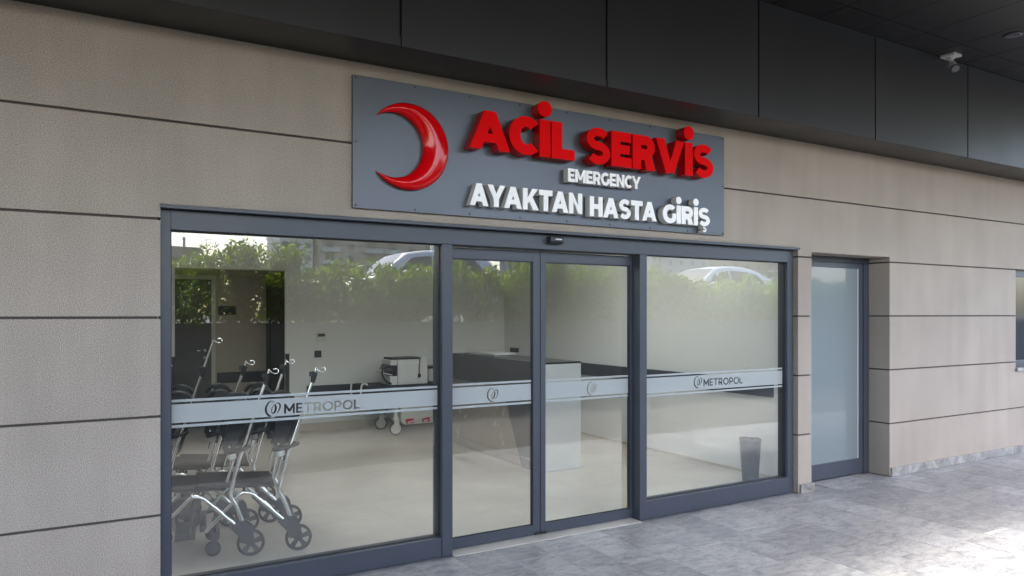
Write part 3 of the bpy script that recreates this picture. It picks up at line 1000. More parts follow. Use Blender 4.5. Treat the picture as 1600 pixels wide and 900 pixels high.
# far right window
wd = thing('window', 'dark metal framed window at the right edge of the facade', 'window', (11.3, 0.1, WZ0))
box('frame', 'frame_metal', wd, WX0 + 0.001, WX0 + 0.09, 0.07, 0.14, WZ0, WZ1, 0.003)
box('frame', 'frame_metal', wd, WX1 - 0.09, WX1 - 0.001, 0.07, 0.14, WZ0, WZ1, 0.003)
box('frame', 'frame_metal', wd, WX0 + 0.091, WX1 - 0.091, 0.07, 0.14, WZ1 - 0.09, WZ1, 0.003)
box('frame', 'frame_metal', wd, WX0 + 0.091, WX1 - 0.091, 0.07, 0.14, WZ0, WZ0 + 0.09, 0.003)
box('pane', 'car_glass', wd, WX0 + 0.09, WX1 - 0.09, 0.10, 0.106, WZ0 + 0.09, WZ1 - 0.09)
box('sill', 'marble_plinth', wd, WX0 - 0.02, WX1 + 0.02, -0.035, 0.07, WZ0 - 0.035, WZ0 - 0.001, 0.002)

# ------------------------------------------------------------------ ceiling fittings
SCX, SCY = 8.04, -0.535
t = thing('security_camera', 'small white bullet security camera under the black canopy', 'camera', (SCX, SCY, ZC))
box('mount_plate', 'white_plastic', t, SCX - 0.075, SCX + 0.075, SCY - 0.075, SCY + 0.075, ZC - 0.03, ZC - 0.0005, 0.006)
cb = Vector((SCX, SCY, ZC - 0.03))
MB().tube([cb, cb + Vector((0, 0, -0.03)), cb + Vector((0.004, -0.008, -0.05)), cb + Vector((0.004, -0.012, -0.075))], [0.045, 0.022, 0.018, 0.02], 12).build('swivel_arm', 'white_plastic', t)
ax = Vector((-0.40, -0.60, -0.70)).normalized()
u = ax.orthogonal().normalized(); w_ = ax.cross(u)
c0 = cb + Vector((0.004, -0.012, -0.085)) - ax * 0.03
fnc = lambda x, y, h: c0 + u * x + w_ * y + ax * h
MB().lathe([(0.025, 0), (0.042, 0.010), (0.045, 0.07), (0.045, 0.095)], fnc, 20).build('camera_body', 'white_plastic', t)
MB().lathe([(0.0465, 0.0955), (0.0465, 0.106), (0.040, 0.108)], fnc, 20).build('shade_ring', 'black_plastic', t)
MB().lathe([(0.036, 0.1085), (0.030, 0.112)], fnc, 20).build('lens_glass', 'grey_plastic', t)
t = thing('downlight', 'round recessed downlight, unlit, in the black canopy ceiling', 'downlight', (7.99, -1.16, ZC))
MB().lathe([(0.075, 0.0), (0.085, 0.003), (0.085, 0.008), (0.060, 0.010)], lambda x, y, h: (7.99 + x, -1.16 + y, ZC - 0.0005 - h), 24).build('trim_ring', 'dark_plastic', t)
MB().lathe([(0.03, 0.0), (0.05, 0.004)], lambda x, y, h: (7.99 + x, -1.16 + y, ZC - 0.0115 - h), 24).build('bulb_glass', 'grey_plastic', t)

# ------------------------------------------------------------------ reception counter
ct = thing('reception_counter', 'long reception counter with pale end face, dark grey top and beige angled panel', 'counter', (4.77, 3.2, 0))
CX0, CX1, CYa, CYb, CZ = 4.49, 5.04, 2.03, 4.42, 1.24
box('end_panel', 'counter_light', ct, CX0 + 0.002, CX1, CYa, CYa + 0.03, 0.004, CZ - 0.002, 0.002)
box('edge_strip', 'counter_edge', ct, CX0 - 0.022, CX0, CYa, CYa + 0.03, 0.004, CZ - 0.002, 0.002)
box('carcass', 'counter_light', ct, CX0 + 0.02, CX1 - 0.01, CYa + 0.032, CYb - 0.01, 0.002, CZ - 0.03)
fnX = lambda a, b, d: (d, a, b)
MB().poly_prism([[(CYa + 0.032, 0.125), (2.478, 0.125), (2.87, 0.895), (CYb, 0.895), (CYb, CZ - 0.025), (CYa + 0.032, CZ - 0.025)]], fnX, CX0 - 0.02, CX0 + 0.018).build('upper_panel', 'counter_dark', ct)
MB().poly_prism([[(CYa + 0.032, 0.006), (2.416, 0.006), (2.475, 0.119), (CYa + 0.032, 0.119)]], fnX, CX0 - 0.02, CX0 + 0.018).build('kick_panel', 'counter_dark', ct)
MB().poly_prism([[(2.484, 0.125), (CYb, 0.125), (CYb, 0.885), (2.872, 0.885)]], fnX, CX0 - 0.006, CX0 + 0.018).build('lower_panel', 'counter_beige', ct)
MB().poly_prism([[(2.424, 0.006), (CYb, 0.006), (CYb, 0.119), (2.481, 0.119)]], fnX, CX0 - 0.006, CX0 + 0.018).build('kick_panel', 'counter_beige', ct)
box('counter_top', 'counter_dark', ct, CX0 - 0.02, CX1, CYa, CYb, CZ - 0.0245, CZ, 0.002)
box('raised_shelf', 'counter_light', ct, CX0 + 0.03, CX0 + 0.33, 3.15, 3.95, CZ + 0.028, CZ + 0.05, 0.002)
box('shelf_support', 'counter_light', ct, CX0 + 0.06, CX0 + 0.28, 3.22, 3.88, CZ + 0.0005, CZ + 0.0275)

# ------------------------------------------------------------------ stretcher trolley and printer
def wheel(name, par, c, r, w, tyre_m, hub_m, world=True, spokes=0, axis='y', seg=28):
    fn = lambda x, y, h: (c[0] + x, c[1] + h, c[2] + y)
    hw = w / 2
    ty = MB().lathe([(r * 0.80, -hw * 0.8), (r * 0.94, -hw), (r, -hw * 0.5), (r, hw * 0.5), (r * 0.94, hw), (r * 0.80, hw * 0.8)], fn, seg)
    # inner wall of the tyre
    ty.lathe([(r * 0.80, hw * 0.8), (r * 0.80, -hw * 0.8)], fn, seg)
    ty.f = [f for f in ty.f if len(f) <= 4]; ty.s = ty.s[:len(ty.f)]
    tyre = ty.build(name, tyre_m, par, world)
    hm = MB()
    if spokes:
        hm.lathe([(r * 0.24, -hw * 0.7), (r * 0.24, hw * 0.7)], fn, 16, False)
        for k in range(spokes):
            a = 2 * PI * k / spokes + 0.3
            d0 = Vector((math.cos(a), 0, math.sin(a))); d1 = Vector((-math.sin(a), 0, math.cos(a)))
            cc = Vector(c)
            loop = [(0.2, 0.13), (0.80, 0.20), (0.80, -0.20), (0.2, -0.13)]
            pts = [cc + d0 * r * p[0] + d1 * r * p[1] for p in loop]
            vv = [p + Vector((0, -hw * 0.45, 0)) for p in pts] + [p + Vector((0, hw * 0.45, 0)) for p in pts]
            hm.add(vv, [(0, 1, 2, 3), (7, 6, 5, 4), (0, 4, 5, 1), (1, 5, 6, 2), (2, 6, 7, 3), (3, 7, 4, 0)])
    else:
        hm.lathe([(0.002, -hw * 0.9), (r * 0.3, -hw * 0.9), (r * 0.45, -hw * 0.55), (r * 0.79, -hw * 0.6), (r * 0.79, hw * 0.6), (r * 0.45, hw * 0.55), (0.002, hw * 0.9)], fn, 20)
    hm.build('wheel_hub', hub_m, tyre, world)
    bolt = MB().lathe([(r * 0.09 + 0.002, -hw * 1.6), (r * 0.09 + 0.002, hw * 1.6)], fn, 10, False)
    bolt.build('axle_bolt', 'chrome', tyre, world)
    return tyre

st = thing('hospital_stretcher', 'cream wheeled hospital stretcher with black mattress against the back wall', 'stretcher', (4.5, 5.6, 0))
for x, y in ((4.05, 5.30), (4.05, 5.92), (5.35, 5.30), (5.35, 5.92)):
    wheel('caster_wheel', st, (x, y, 0.10), 0.10, 0.04, 'rubber_grey', 'cream_metal')
    box('caster_fork', 'cream_metal', st, x - 0.04, x + 0.04, y - 0.04, y - 0.032, 0.09, 0.235)
    MB().lathe([(0.05, 0.235), (0.045, 0.26), (0.03, 0.262), (0.03, 0.45)], lambda a, b, h, x=x, y=y: (x + a, y + b, h), 14).build('caster_stem', 'cream_metal', st)
MB().poly_prism([[(4.14, 0.20), (4.20, 0.14), (5.20, 0.14), (5.26, 0.20), (5.26, 0.40), (4.14, 0.40)]], XZ, 5.33, 5.85).build('base_shroud', 'cream_metal', st)
box('deck', 'cream_metal', st, 3.62, 5.6, 5.26, 5.96, 0.45, 0.56, 0.01)
box('mattress', 'fabric_dark', st, 3.60, 5.6, 5.27, 5.95, 0.5605, 0.735, 0.03)
for x0, y0 in ((3.56, 5.35), (3.56, 5.80)):
    MB().tube(smooth_pts([(x0 + 0.06, y0, 0.50), (x0 - 0.02, y0, 0.56), (x0 - 0.02, y0, 0.72), (x0 + 0.0, y0, 0.77), (x0 + 0.05, y0, 0.775), (x0 + 0.07, y0, 0.755)], 6), 0.014).build('push_handle', 'cream_metal', st)
for x0 in (4.22, 4.48):
    box('warning_label', 'label_red', st, x0, x0 + 0.13, 5.3285, 5.3297, 0.155, 0.225)
    box('warning_label', 'white_plastic', st, x0 + 0.03, x0 + 0.10, 5.3272, 5.3284, 0.165, 0.188)
MB().tube([(4.25, 5.31, 0.17), (4.5, 5.30, 0.23), (4.75, 5.30, 0.27), (5.1, 5.31, 0.25)], 0.012).build('pedal_bar', 'cream_metal', st)
MB().tube([(4.70, 5.295, 0.265), (4.95, 5.295, 0.275)], 0.024).build('pedal_grip', 'hose_green', st)
box('side_rail', 'black_plastic', st, 4.55, 5.5, 5.95, 5.975, 0.74, 0.80, 0.005)
bk = thing('equipment_case', 'dark case with pale band standing behind the printer', 'case', (4.95, 5.75, 0.735))
box('case_body', 'white_plastic', bk, 4.72, 5.3, 5.62, 5.90, 0.736, 0.935, 0.006)
box('case_lid', 'black_plastic', bk, 4.71, 5.31, 5.61, 5.91, 0.9355, 0.975, 0.004)
pr = thing('laser_printer', 'white laser printer with black open top standing on the stretcher', 'printer', (4.3, 5.5, 0.735))
PZ = 0.736
box('body', 'white_plastic', pr, 4.10, 4.58, 5.34, 5.76, PZ, PZ + 0.33, 0.012)
box('front_lower', 'white_plastic', pr, 3.98, 4.0985, 5.36, 5.74, PZ, PZ + 0.13, 0.008)
box('front_upper', 'white_plastic', pr, 3.99, 4.0985, 5.36, 5.74, PZ + 0.29, PZ + 0.37, 0.01)
box('paper_slot', 'black_plastic', pr, 4.03, 4.0985, 5.37, 5.73, PZ + 0.1305, PZ + 0.2895)
MB().poly_prism([[(3.885, PZ + 0.19), (3.90, PZ + 0.19), (4.03, PZ + 0.15), (4.03, PZ + 0.14), (3.90, PZ + 0.175)]], XZ, 5.38, 5.72).build('output_tray', 'white_plastic', pr)
MB().poly_prism([[(3.94, PZ + 0.215), (3.985, PZ + 0.30), (4.025, PZ + 0.30), (4.025, PZ + 0.2)]], XZ, 5.40, 5.70).build('control_panel', 'grey_plastic', pr)
box('scanner_lid', 'black_plastic', pr, 4.02, 4.47, 5.37, 5.73, PZ + 0.3705, PZ + 0.40, 0.008)
box('rear_cover', 'white_plastic', pr, 4.48, 4.575, 5.36, 5.74, PZ + 0.3305, PZ + 0.395, 0.01)
box('scanner_bed', 'white_plastic', pr, 4.10, 4.475, 5.36, 5.74, PZ + 0.3305, PZ + 0.37, 0.006)
MB().tube([(4.44, 5.335, PZ + 0.385), (4.445, 5.328, PZ + 0.32), (4.432, 5.327, PZ + 0.22), (4.437, 5.327, PZ + 0.15)], 0.006, 6).build('cable', 'black_plastic', pr)
box('plug', 'black_plastic', pr, 4.418, 4.458, 5.312, 5.338, PZ + 0.10, PZ + 0.155, 0.004)
MB().tube(smooth_pts([(4.0, 5.35, PZ + 0.02), (3.92, 5.345, PZ + 0.06), (3.86, 5.345, PZ + 0.16), (3.88, 5.35, PZ + 0.25), (3.99, 5.36, PZ + 0.27)], 5), 0.016).build('cable', 'black_plastic', pr)

# ------------------------------------------------------------------ nested transport chairs
def make_chair(label, group, top=1.373, hook=True):
    t = thing('transport_chair', label, 'wheelchair', group=group)
    Wd = 0.62
    B = lambda m, n, mat, par=t: m.build(n, mat, par, False)
    for s, y in ((0, 0.0), (1, Wd)):
        yi = y + (0.03 if s == 0 else -0.03)
        wheel('rear_wheel', t, (0, y, 0.098), 0.098, 0.034, 'rubber', 'rubber_grey', False, spokes=5)
        m = MB()
        br = [(-0.150, 0.232), (-0.125, 0.205), (-0.025, 0.082), (0.012, 0.076), (0.030, 0.105), (-0.005, 0.245), (-0.03, 0.272)]
        for d0, d1 in ((-0.031, -0.025), (0.025, 0.031)):
            m.poly_prism([br], lambda a, b, d, y=y: (a, y + d, b), d0, d1)
        m.poly_prism([[(-0.152, 0.234), (-0.032, 0.274), (-0.008, 0.248), (-0.128, 0.206)]], lambda a, b, d, y=y: (a, y + d, b), -0.0249, 0.0249)
        B(m, 'wheel_bracket', 'dark_plastic')
        z = smooth_pts([(-0.055, y, 0.25), (-0.105, y, 0.385), (-0.138, y, 0.455), (-0.128, y, 0.53), (-0.08, y, 0.717), (-0.02, y, 0.905), (0.035, y, 1.075)], 5)
        B(MB().tube(z, 0.0160, 10), 'rear_tube', 'chrome')
        z = smooth_pts([(-0.114, y, 0.245), (-0.29, y, 0.42), (-0.335, y, 0.458), (-0.385, y, 0.468), (-0.43, y, 0.445), (-0.65, yi, 0.20)], 6)
        B(MB().tube(z, 0.0150, 10), 'side_tube', 'chrome')
        B(MB().tube([(-0.20, y, 0.333), (-0.255, y, 0.388)], 0.0182, 10), 'tube_collar', 'chrome')
        # front caster
        yc = y + (0.10 if s == 0 else -0.10)
        wheel('front_caster', t, (-0.60, yc, 0.055), 0.055, 0.026, 'rubber', 'dark_plastic', False)
        m = MB()
        for d in (-0.02, 0.02):
            m.poly_prism([[(-0.62, 0.05), (-0.585, 0.05), (-0.555, 0.15), (-0.605, 0.165)]], lambda a, b, e, yc=yc: (a, yc + e, b), d - 0.003, d + 0.003)
        m.box(-0.607, -0.553, yc - 0.0165, yc + 0.0165, 0.13, 0.175)
        m.tube([(-0.58, yc, 0.175), (-0.575, yc, 0.24)], 0.014)
        B(m, 'caster_fork', 'dark_plastic')
        B(MB().tube([(-0.575, yc, 0.235), (-0.64, yi, 0.205), (-0.655, yi, 0.195)], 0.012), 'caster_arm', 'dark_plastic')
        # armrest folded up along the rear tube
        d = Vector((0.30, 0, 0.954)); n = Vector((-0.954, 0, 0.30))
        p0 = Vector((-0.155, y, 0.80))
        prof = [(a_ * 1.35, b_) for a_, b_ in [(-0.03, 0.0), (-0.018, -0.02), (0.018, -0.02), (0.032, 0.0), (0.042, 0.18), (0.04, 0.33), (0.02, 0.36), (-0.02, 0.36), (-0.034, 0.33), (-0.036, 0.12)]]
        fa = lambda a, b, e, p0=p0: tuple(p0 + d * b + n * a + Vector((0, e, 0)))
        B(MB().poly_prism([prof], fa, -0.036, 0.036), 'armrest', 'arm_black')
        arm = t.children[-1]
        B(MB().lathe([(0.007, 0), (0.007, 0.006)], lambda a, b, h, q=p0 + d * 0.02: (q.x + a, q.y - 0.0365 - h, q.z + b), 10), 'armrest_bolt', 'chrome', arm)
        q0 = Vector((-0.045, y, 0.795))
        strap = []
        for k in range(20):
            an = 2 * PI * k / 20
            strap.append(q0 + Vector((-0.045, 0, -0.005)) + Vector((math.cos(an) * 0.085, math.sin(an) * 0.044, math.cos(an) * 0.02)))
        B(MB().tube(strap, 0.014, 6, closed=True), 'strap', 'black_plastic')
        B(MB().lathe([(0.02, 0), (0.03, 0.012), (0.03, 0.05), (0.022, 0.062)], lambda a, b, h, y=y: (-0.13 + a, y + b, 0.72 + h), 14), 'armrest_joint', 'white_plastic')
        B(MB().tube([(-0.118, y, 0.715), (-0.165, y, 0.56)], 0.011), 'armrest_strut', 'chrome')
        # push handle loop
        B(MB().tube(smooth_pts([(0.035, y, 1.06), (0.0, y, 1.115), (-0.07, y, 1.14), (-0.14, y, 1.12), (-0.18, y, 1.07)], 5), 0.017, 8), 'push_handle', 'black_plastic')
    # cross members, seat, back, footrest
    B(MB().tube([(-0.385, 0, 0.468), (-0.385, Wd, 0.468)], 0.011), 'cross_tube', 'chrome')
    B(MB().tube([(-0.09, 0, 0.35), (-0.09, Wd, 0.35)], 0.011), 'cross_tube', 'chrome')
    m = MB()
    nx, ny = 10, 8
    vs_ = []
    for lay in (0, 1):
        for i in range(nx + 1):
            for j in range(ny + 1):
                a = i / nx; b = j / ny
                e = min(1, 6 * min(a, 1 - a, b, 1 - b) + 0.35)
                zz = 0.492 + 0.035 * a - 0.012 * math.sin(PI * b) * math.sin(PI * a) + (0.024 * e if lay else -0.020 * e)
                vs_.append((-0.17 - 0.55 * a, 0.05 + (Wd - 0.10) * b, zz))
    S = ny + 1; N = (nx + 1) * S
    fs_ = []
    for i in range(nx):
        for j in range(ny):
            a = i * S + j
            fs_.append((a, a + 1, a + S + 1, a + S))
            fs_.append((N + a, N + a + S, N + a + S + 1, N + a + 1))
    for i in range(nx):
        for j in (0, ny):
            a = i * S + j
            fs_.append((a, a + S, N + a + S, N + a))
    for j in range(ny):
        for i in (0, nx):
            a = i * S + j
            fs_.append((a, a + 1, N + a + 1, N + a))
    m.add(vs_, fs_, True)
    B(m, 'seat', 'fabric_dark')
    m = MB()
    vs_ = []
    for lay in (0, 1):
        for i in range(7):
            for j in range(7):
                a = i / 6; b = j / 6
                x = -0.105 + 0.13 * a + 0.03 * math.sin(PI * b)
                vs_.append((x + (0.016 if lay else 0), 0.03 + (Wd - 0.06) * b, 0.62 + 0.42 * a))
    fs_ = []
    for i in range(6):
        for j in range(6):
            a = i * 7 + j
            fs_.append((a, a + 1, a + 8, a + 7)); fs_.append((49 + a, 49 + a + 7, 49 + a + 8, 49 + a + 1))
    for i in range(6):
        for j in (0, 6):
            a = i * 7 + j; fs_.append((a, a + 7, 49 + a + 7, 49 + a))
        for j in (0, 6):
            a = j * 7 + i; fs_.append((a, a + 1, 49 + a + 1, 49 + a))
    m.add(vs_, fs_, True)
    B(m, 'backrest', 'fabric_dark')
    for y in (0.13, Wd - 0.13):
        B(MB().tube([(-0.66, y, 0.47), (-0.74, y, 0.32), (-0.76, y, 0.17)], 0.012), 'footrest_tube', 'dark_plastic')
    B(MB().box(-0.86, -0.72, 0.10, Wd - 0.10, 0.13, 0.165, 0.008), 'footrest', 'dark_plastic')
    B(MB().box(-0.69, -0.645, 0.07, Wd - 0.07, 0.19, 0.235, 0.008), 'front_crossbar', 'dark_plastic')
    # drip pole with hook on the near rear tube
    x0, z0 = 0.036, 1.078
    dx = (0.131 - 0.036) / (1.373 - 1.078)
    xt = x0 + dx * (top - z0)
    yq = 0.0
    cz = min(top - 0.035, 1.34)
    xc = x0 + dx * (cz - z0)
    B(MB().tube([(x0, yq, z0), (xc, yq, cz)], 0.0115, 10), 'drip_pole_sleeve', 'chrome')
    if top > 1.4:
        B(MB().tube([(xc, yq, cz), (xt, yq, top)], 0.008, 8), 'drip_pole', 'chrome')
    else:
        B(MB().tube([(xc, yq, cz), (xt, yq, top + 0.006)], 0.008, 8), 'drip_pole', 'chrome')
    m = MB().tube([(xc - 0.028 * 0.6, yq, cz - 0.075), (xc - 0.008, yq, cz - 0.03), (xc + 0.004, yq, cz + 0.008)], [0.016, 0.021, 0.021], 12)
    m.box(xc - 0.042, xc - 0.012, yq - 0.014, yq + 0.014, cz - 0.026, cz + 0.010, 0.003)
    B(m, 'pole_clamp', 'black_plastic')
    if hook:
        h = smooth_pts([(xt - 0.004, yq, top - 0.002), (xt + 0.025, yq, top - 0.024), (xt + 0.05, yq - 0.004, top - 0.030), (xt + 0.066, yq - 0.004, top - 0.012), (xt + 0.056, yq, top + 0.006), (xt + 0.03, yq, top + 0.002)], 5)
        B(MB().tube(h, 0.0038, 6), 'drip_hook', 'chrome')
    return t

rows = [
    ((1.446, 0.69), 1.373, True, 'nearest transport chair of the front row, closest to the window and to the room'),
    ((1.108, 0.738), 1.370, True, 'second transport chair of the front row, nested left of the nearest one'),
    ((1.43, 1.57), 1.385, True, 'rightmost transport chair of the back row, nested behind the front row'),
    ((1.105, 1.615), 1.385, True, 'second transport chair from the right in the back row of chairs'),
    ((0.79, 1.66), 1.575, True, 'back row transport chair with the tallest extended drip pole'),
    ((0.475, 1.705), 1.37, True, 'leftmost transport chair of the back row, half hidden by the window jamb'),
]
protos = {}
for (x, y), top, hook, lab in rows:
    if top in protos:
        o = copy_tree(protos[top])
        o['label'] = lab
    else:
        o = make_chair(lab, 'nested transport chairs behind the left window', top, hook)
        protos[top] = o
    o.location = (x, y, 0.0)
    o.rotation_euler = (0, 0, R(-8))

# ------------------------------------------------------------------ waste bin by the right window
bn = thing('waste_bin', 'tapered dark grey bin with two loop handles behind the right window', 'bin', (6.20, 0.56, 0), R(-42))
def bin_ring(hw, hd, z, n=28):
    pts = []
    for k in range(n):
        a = 2 * PI * k / n
        ca, sa = math.cos(a), math.sin(a)
        e = 0.55
        pts.append((hw * math.copysign(abs(ca) ** e, ca), hd * math.copysign(abs(sa) ** e, sa), z))
    return pts
m = MB()
rings = [bin_ring(0.078, 0.075, 0.004), bin_ring(0.082, 0.078, 0.02), bin_ring(0.108, 0.10, 0.435), bin_ring(0.112, 0.104, 0.44), bin_ring(0.112, 0.104, 0.455), bin_ring(0.104, 0.096, 0.455), bin_ring(0.075, 0.07, 0.03)]
vs_ = [p for rg in rings for p in rg]
n = 28
fs_ = [(i * n + k, i * n + (k + 1) % n, (i + 1) * n + (k + 1) % n, (i + 1) * n + k) for i in range(len(rings) - 1) for k in range(n)]
m.add(vs_, fs_, True); m.add(rings[0], [tuple(range(n))]); m.add(rings[-1], [tuple(range(n))])
m.build('bin_body', 'bin_grey', bn, False)
for xc in (-0.053, 0.053):
    MB().tube(smooth_pts([(xc - 0.046, -0.09, 0.45), (xc - 0.034, -0.09, 0.472), (xc, -0.09, 0.484), (xc + 0.034, -0.09, 0.472), (xc + 0.046, -0.09, 0.45)], 5), 0.005, 8).build('bin_handle', 'bin_grey', bn, False)

# ------------------------------------------------------------------ across the forecourt: retaining wall, hedge, street, cars
WY = -8.0
rw = thing('retaining_wall', 'concrete retaining wall below the hedge across the forecourt', 'wall', (8, WY - 0.15, GZ))
box('wall_body', 'concrete', rw, -40, 70, WY - 0.3, WY, -0.24, 1.55, 0.01)
box('wall_coping', 'concrete', rw, -40, 70, WY - 0.34, WY + 0.04, 1.551, 1.63, 0.01)
stt = MB().box(-200, 260, -26, WY - 0.31, -0.24, 1.60).build('street', 'asphalt')
tag(stt, 'upper street behind the hedge', kind='structure')
tr = MB().box(-700, 900, -900, -26.01, -0.24, 1.58).build('terrain', 'earth')
tag(tr, 'open ground beyond the street', kind='structure')

def leaves(name, mat, parent, pos, size, up=0.5):
    """pos: (n,3) array of leaf bases; each leaf a folded kite of four triangles' worth."""
    n = len(pos)
    d = rng.normal(size=(n, 3)); d[:, 2] += up
    d /= np.linalg.norm(d, axis=1, keepdims=True)
    a = rng.normal(size=(n, 3))
    s = np.cross(d, a); s /= np.linalg.norm(s, axis=1, keepdims=True)
    nn = np.cross(d, s)
    L = size * rng.uniform(0.7, 1.25, (n, 1)); Wd = L * rng.uniform(0.34, 0.46, (n, 1))
    b = pos
    m1 = b + d * L * 0.45
    v = np.stack([b, m1 + s * Wd * 0.5 + nn * L * 0.08, b + d * L - nn * L * 0.10, m1 - s * Wd * 0.5 + nn * L * 0.08, m1 - nn * L * 0.02], axis=1).reshape(-1, 3)
    i = np.arange(n)[:, None] * 5
    f = np.stack([i + np.array([[0, 1, 4]]), i + np.array([[1, 2, 4]]), i + np.array([[2, 3, 4]]), i + np.array([[3, 0, 4]])], axis=1).reshape(-1, 3)
    me = bpy.data.meshes.new(name)
    off = np.array(wloc(parent))
    me.vertices.add(len(v)); me.vertices.foreach_set('co', (v - off).ravel())
    me.loops.add(len(f) * 3); me.loops.foreach_set('vertex_index', f.ravel().astype(np.int32))
    me.polygons.add(len(f)); me.polygons.foreach_set('loop_start', np.arange(0, len(f) * 3, 3, dtype=np.int32))
    me.update(); me.validate()
    me.materials.append(M[mat])
    o = bpy.data.objects.new(name, me)
    C.objects.link(o); o.parent = parent
    o['kind'] = 'stuff'
    return o

hg = thing('hedge', 'dense glossy green hedge growing on top of the retaining wall', 'hedge', (9, WY - 0.5, 1.6))
PROF = [(-3, 2.6), (1.2, 2.6), (1.9, 2.7), (2.4, 2.75), (3.0, 2.35), (3.5, 2.5), (4.4, 2.45), (5.0, 2.6), (5.6, 2.55), (6.4, 2.6), (7.5, 2.55), (8.2, 2.7), (9.0, 2.85), (10, 2.7), (11.4, 2.65), (12.5, 2.45), (13.5, 2.35), (14.5, 2.42), (16, 2.4), (18, 2.5), (24, 2.5)]
px_ = np.array([p[0] for p in PROF]); pz_ = np.array([p[1] for p in PROF])
clumps = []
nb = 2600
for k in range(nb):
    x = rng.uniform(-2.5, 22)
    y = WY - 0.55 + rng.uniform(-0.42, 0.62)
    top = np.interp(x, px_, pz_) + 0.06 + 0.10 * math.sin(x * 3.1) + 0.08 * math.sin(x * 7.7 + 1) + abs(rng.normal(0, 0.05))
    z = rng.uniform(1.62, 1.0 * top)
    rr = rng.uniform(0.09, 0.20)
    clumps.append((x, y, z, rr))
P_l = []
for (x, y, z, rr) in clumps:
    nl = int(30 * (rr / 0.17) ** 2)
    q = rng.normal(size=(nl, 3)); q /= np.linalg.norm(q, axis=1, keepdims=True)
    q *= rr * rng.uniform(0.55, 1.0, (nl, 1)) ** 0.5
    P_l.append(q + np.array([x, y, z]))
leaves('foliage', 'hedge_leaf', hg, np.concatenate(P_l), 0.13, 0.6)
sm = MB()
for k in range(50):
    x = -2.4 + k * 0.49 + random.uniform(-0.1, 0.1)
    y = WY - 0.55 + random.uniform(-0.15, 0.2)
    sm.tube([(x, y, 1.6), (x + random.uniform(-0.1, 0.1), y + 0.05, 2.0), (x + random.uniform(-0.2, 0.2), y, 2.4)], [0.02, 0.014, 0.006], 6)
sm.build('stems', 'bark', hg)['kind'] = 'stuff'

def shrub(label, x, y, z0, h, r, n, leaf, mat, sprigs):
    t = thing('shrub', label, 'shrub', (x, y, z0))
    m = MB(); P_ = []
    for k in range(sprigs):
        a = 2 * PI * k / sprigs + random.uniform(-0.3, 0.3)
        rr = r * random.uniform(0.3, 1.0)
        tip = Vector((x + rr * math.cos(a), y + rr * math.sin(a), z0 + h * random.uniform(0.72, 1.0)))
        base = Vector((x + 0.04 * math.cos(a), y + 0.04 * math.sin(a), z0))
        mid = (base + tip) / 2 + Vector((random.uniform(-.06, .06), random.uniform(-.06, .06), 0.1))
        m.tube([base, mid, tip], [0.014, 0.009, 0.003], 5)
        for i in range(n // sprigs):
            q = random.uniform(0.25, 1.0)
            pnt = base.lerp(mid, q * 2) if q < 0.5 else mid.lerp(tip, q * 2 - 1)
            sp = 0.06 + 0.05 * (1 - q)
            P_.append((pnt.x + random.gauss(0, sp), pnt.y + random.gauss(0, sp), pnt.z + random.gauss(0, sp)))
    m.build('stem', 'bark', t)
    leaves('foliage', mat, t, np.array(P_), leaf, 0.3)
shrub('tall leafy shrub rising above the hedge, mirrored below the pale tower block', 3.25, WY - 0.6, 1.6, 1.5, 0.42, 2600, 0.10, 'hedge_leaf', 20)
shrub('tall leafy shrub with a bare stake, mirrored against the white sky', 2.55, WY - 0.55, 1.6, 1.45, 0.36, 2200, 0.10, 'hedge_leaf', 18)
shrub('wispy thin leaved sapling mirrored at the top left of the left window', 2.45, WY - 3.4, 1.6, 2.0, 0.55, 700, 0.05, 'tree_leaf', 12)
shrub('upright leafy shrub mirrored in the right sliding door', 9.1, WY - 0.55, 1.6, 1.45, 0.4, 2200, 0.10, 'hedge_leaf', 18)
shrub('leafy shrub mirrored at the left edge of the right window', 11.9, WY - 0.5, 1.6, 1.35, 0.45, 2200, 0.10, 'hedge_leaf', 18)
t = MB().box(2.62, 2.66, WY - 0.56, WY - 0.52, 1.6, 3.02).build('wooden_stake', 'bark')
tag(t, 'thin wooden stake standing in the hedge', 'stake')
t = thing('street_pole', 'thin grey street pole mirrored beside the car roof in the left window', 'pole', (8.76, -14.2, 1.6))
MB().tube([(8.76, -14.2, 1.6), (8.76, -14.2, 8.0)], [0.06, 0.04], 10).build('shaft', 'chrome', t)
MB().tube([(8.76, -14.2, 7.95), (8.76, -13.2, 8.2)], 0.03, 8).build('lamp_arm', 'chrome', t)
box('lamp_head', 'grey_plastic', t, 8.66, 8.86, -13.3, -12.8, 8.17, 8.26, 0.02)

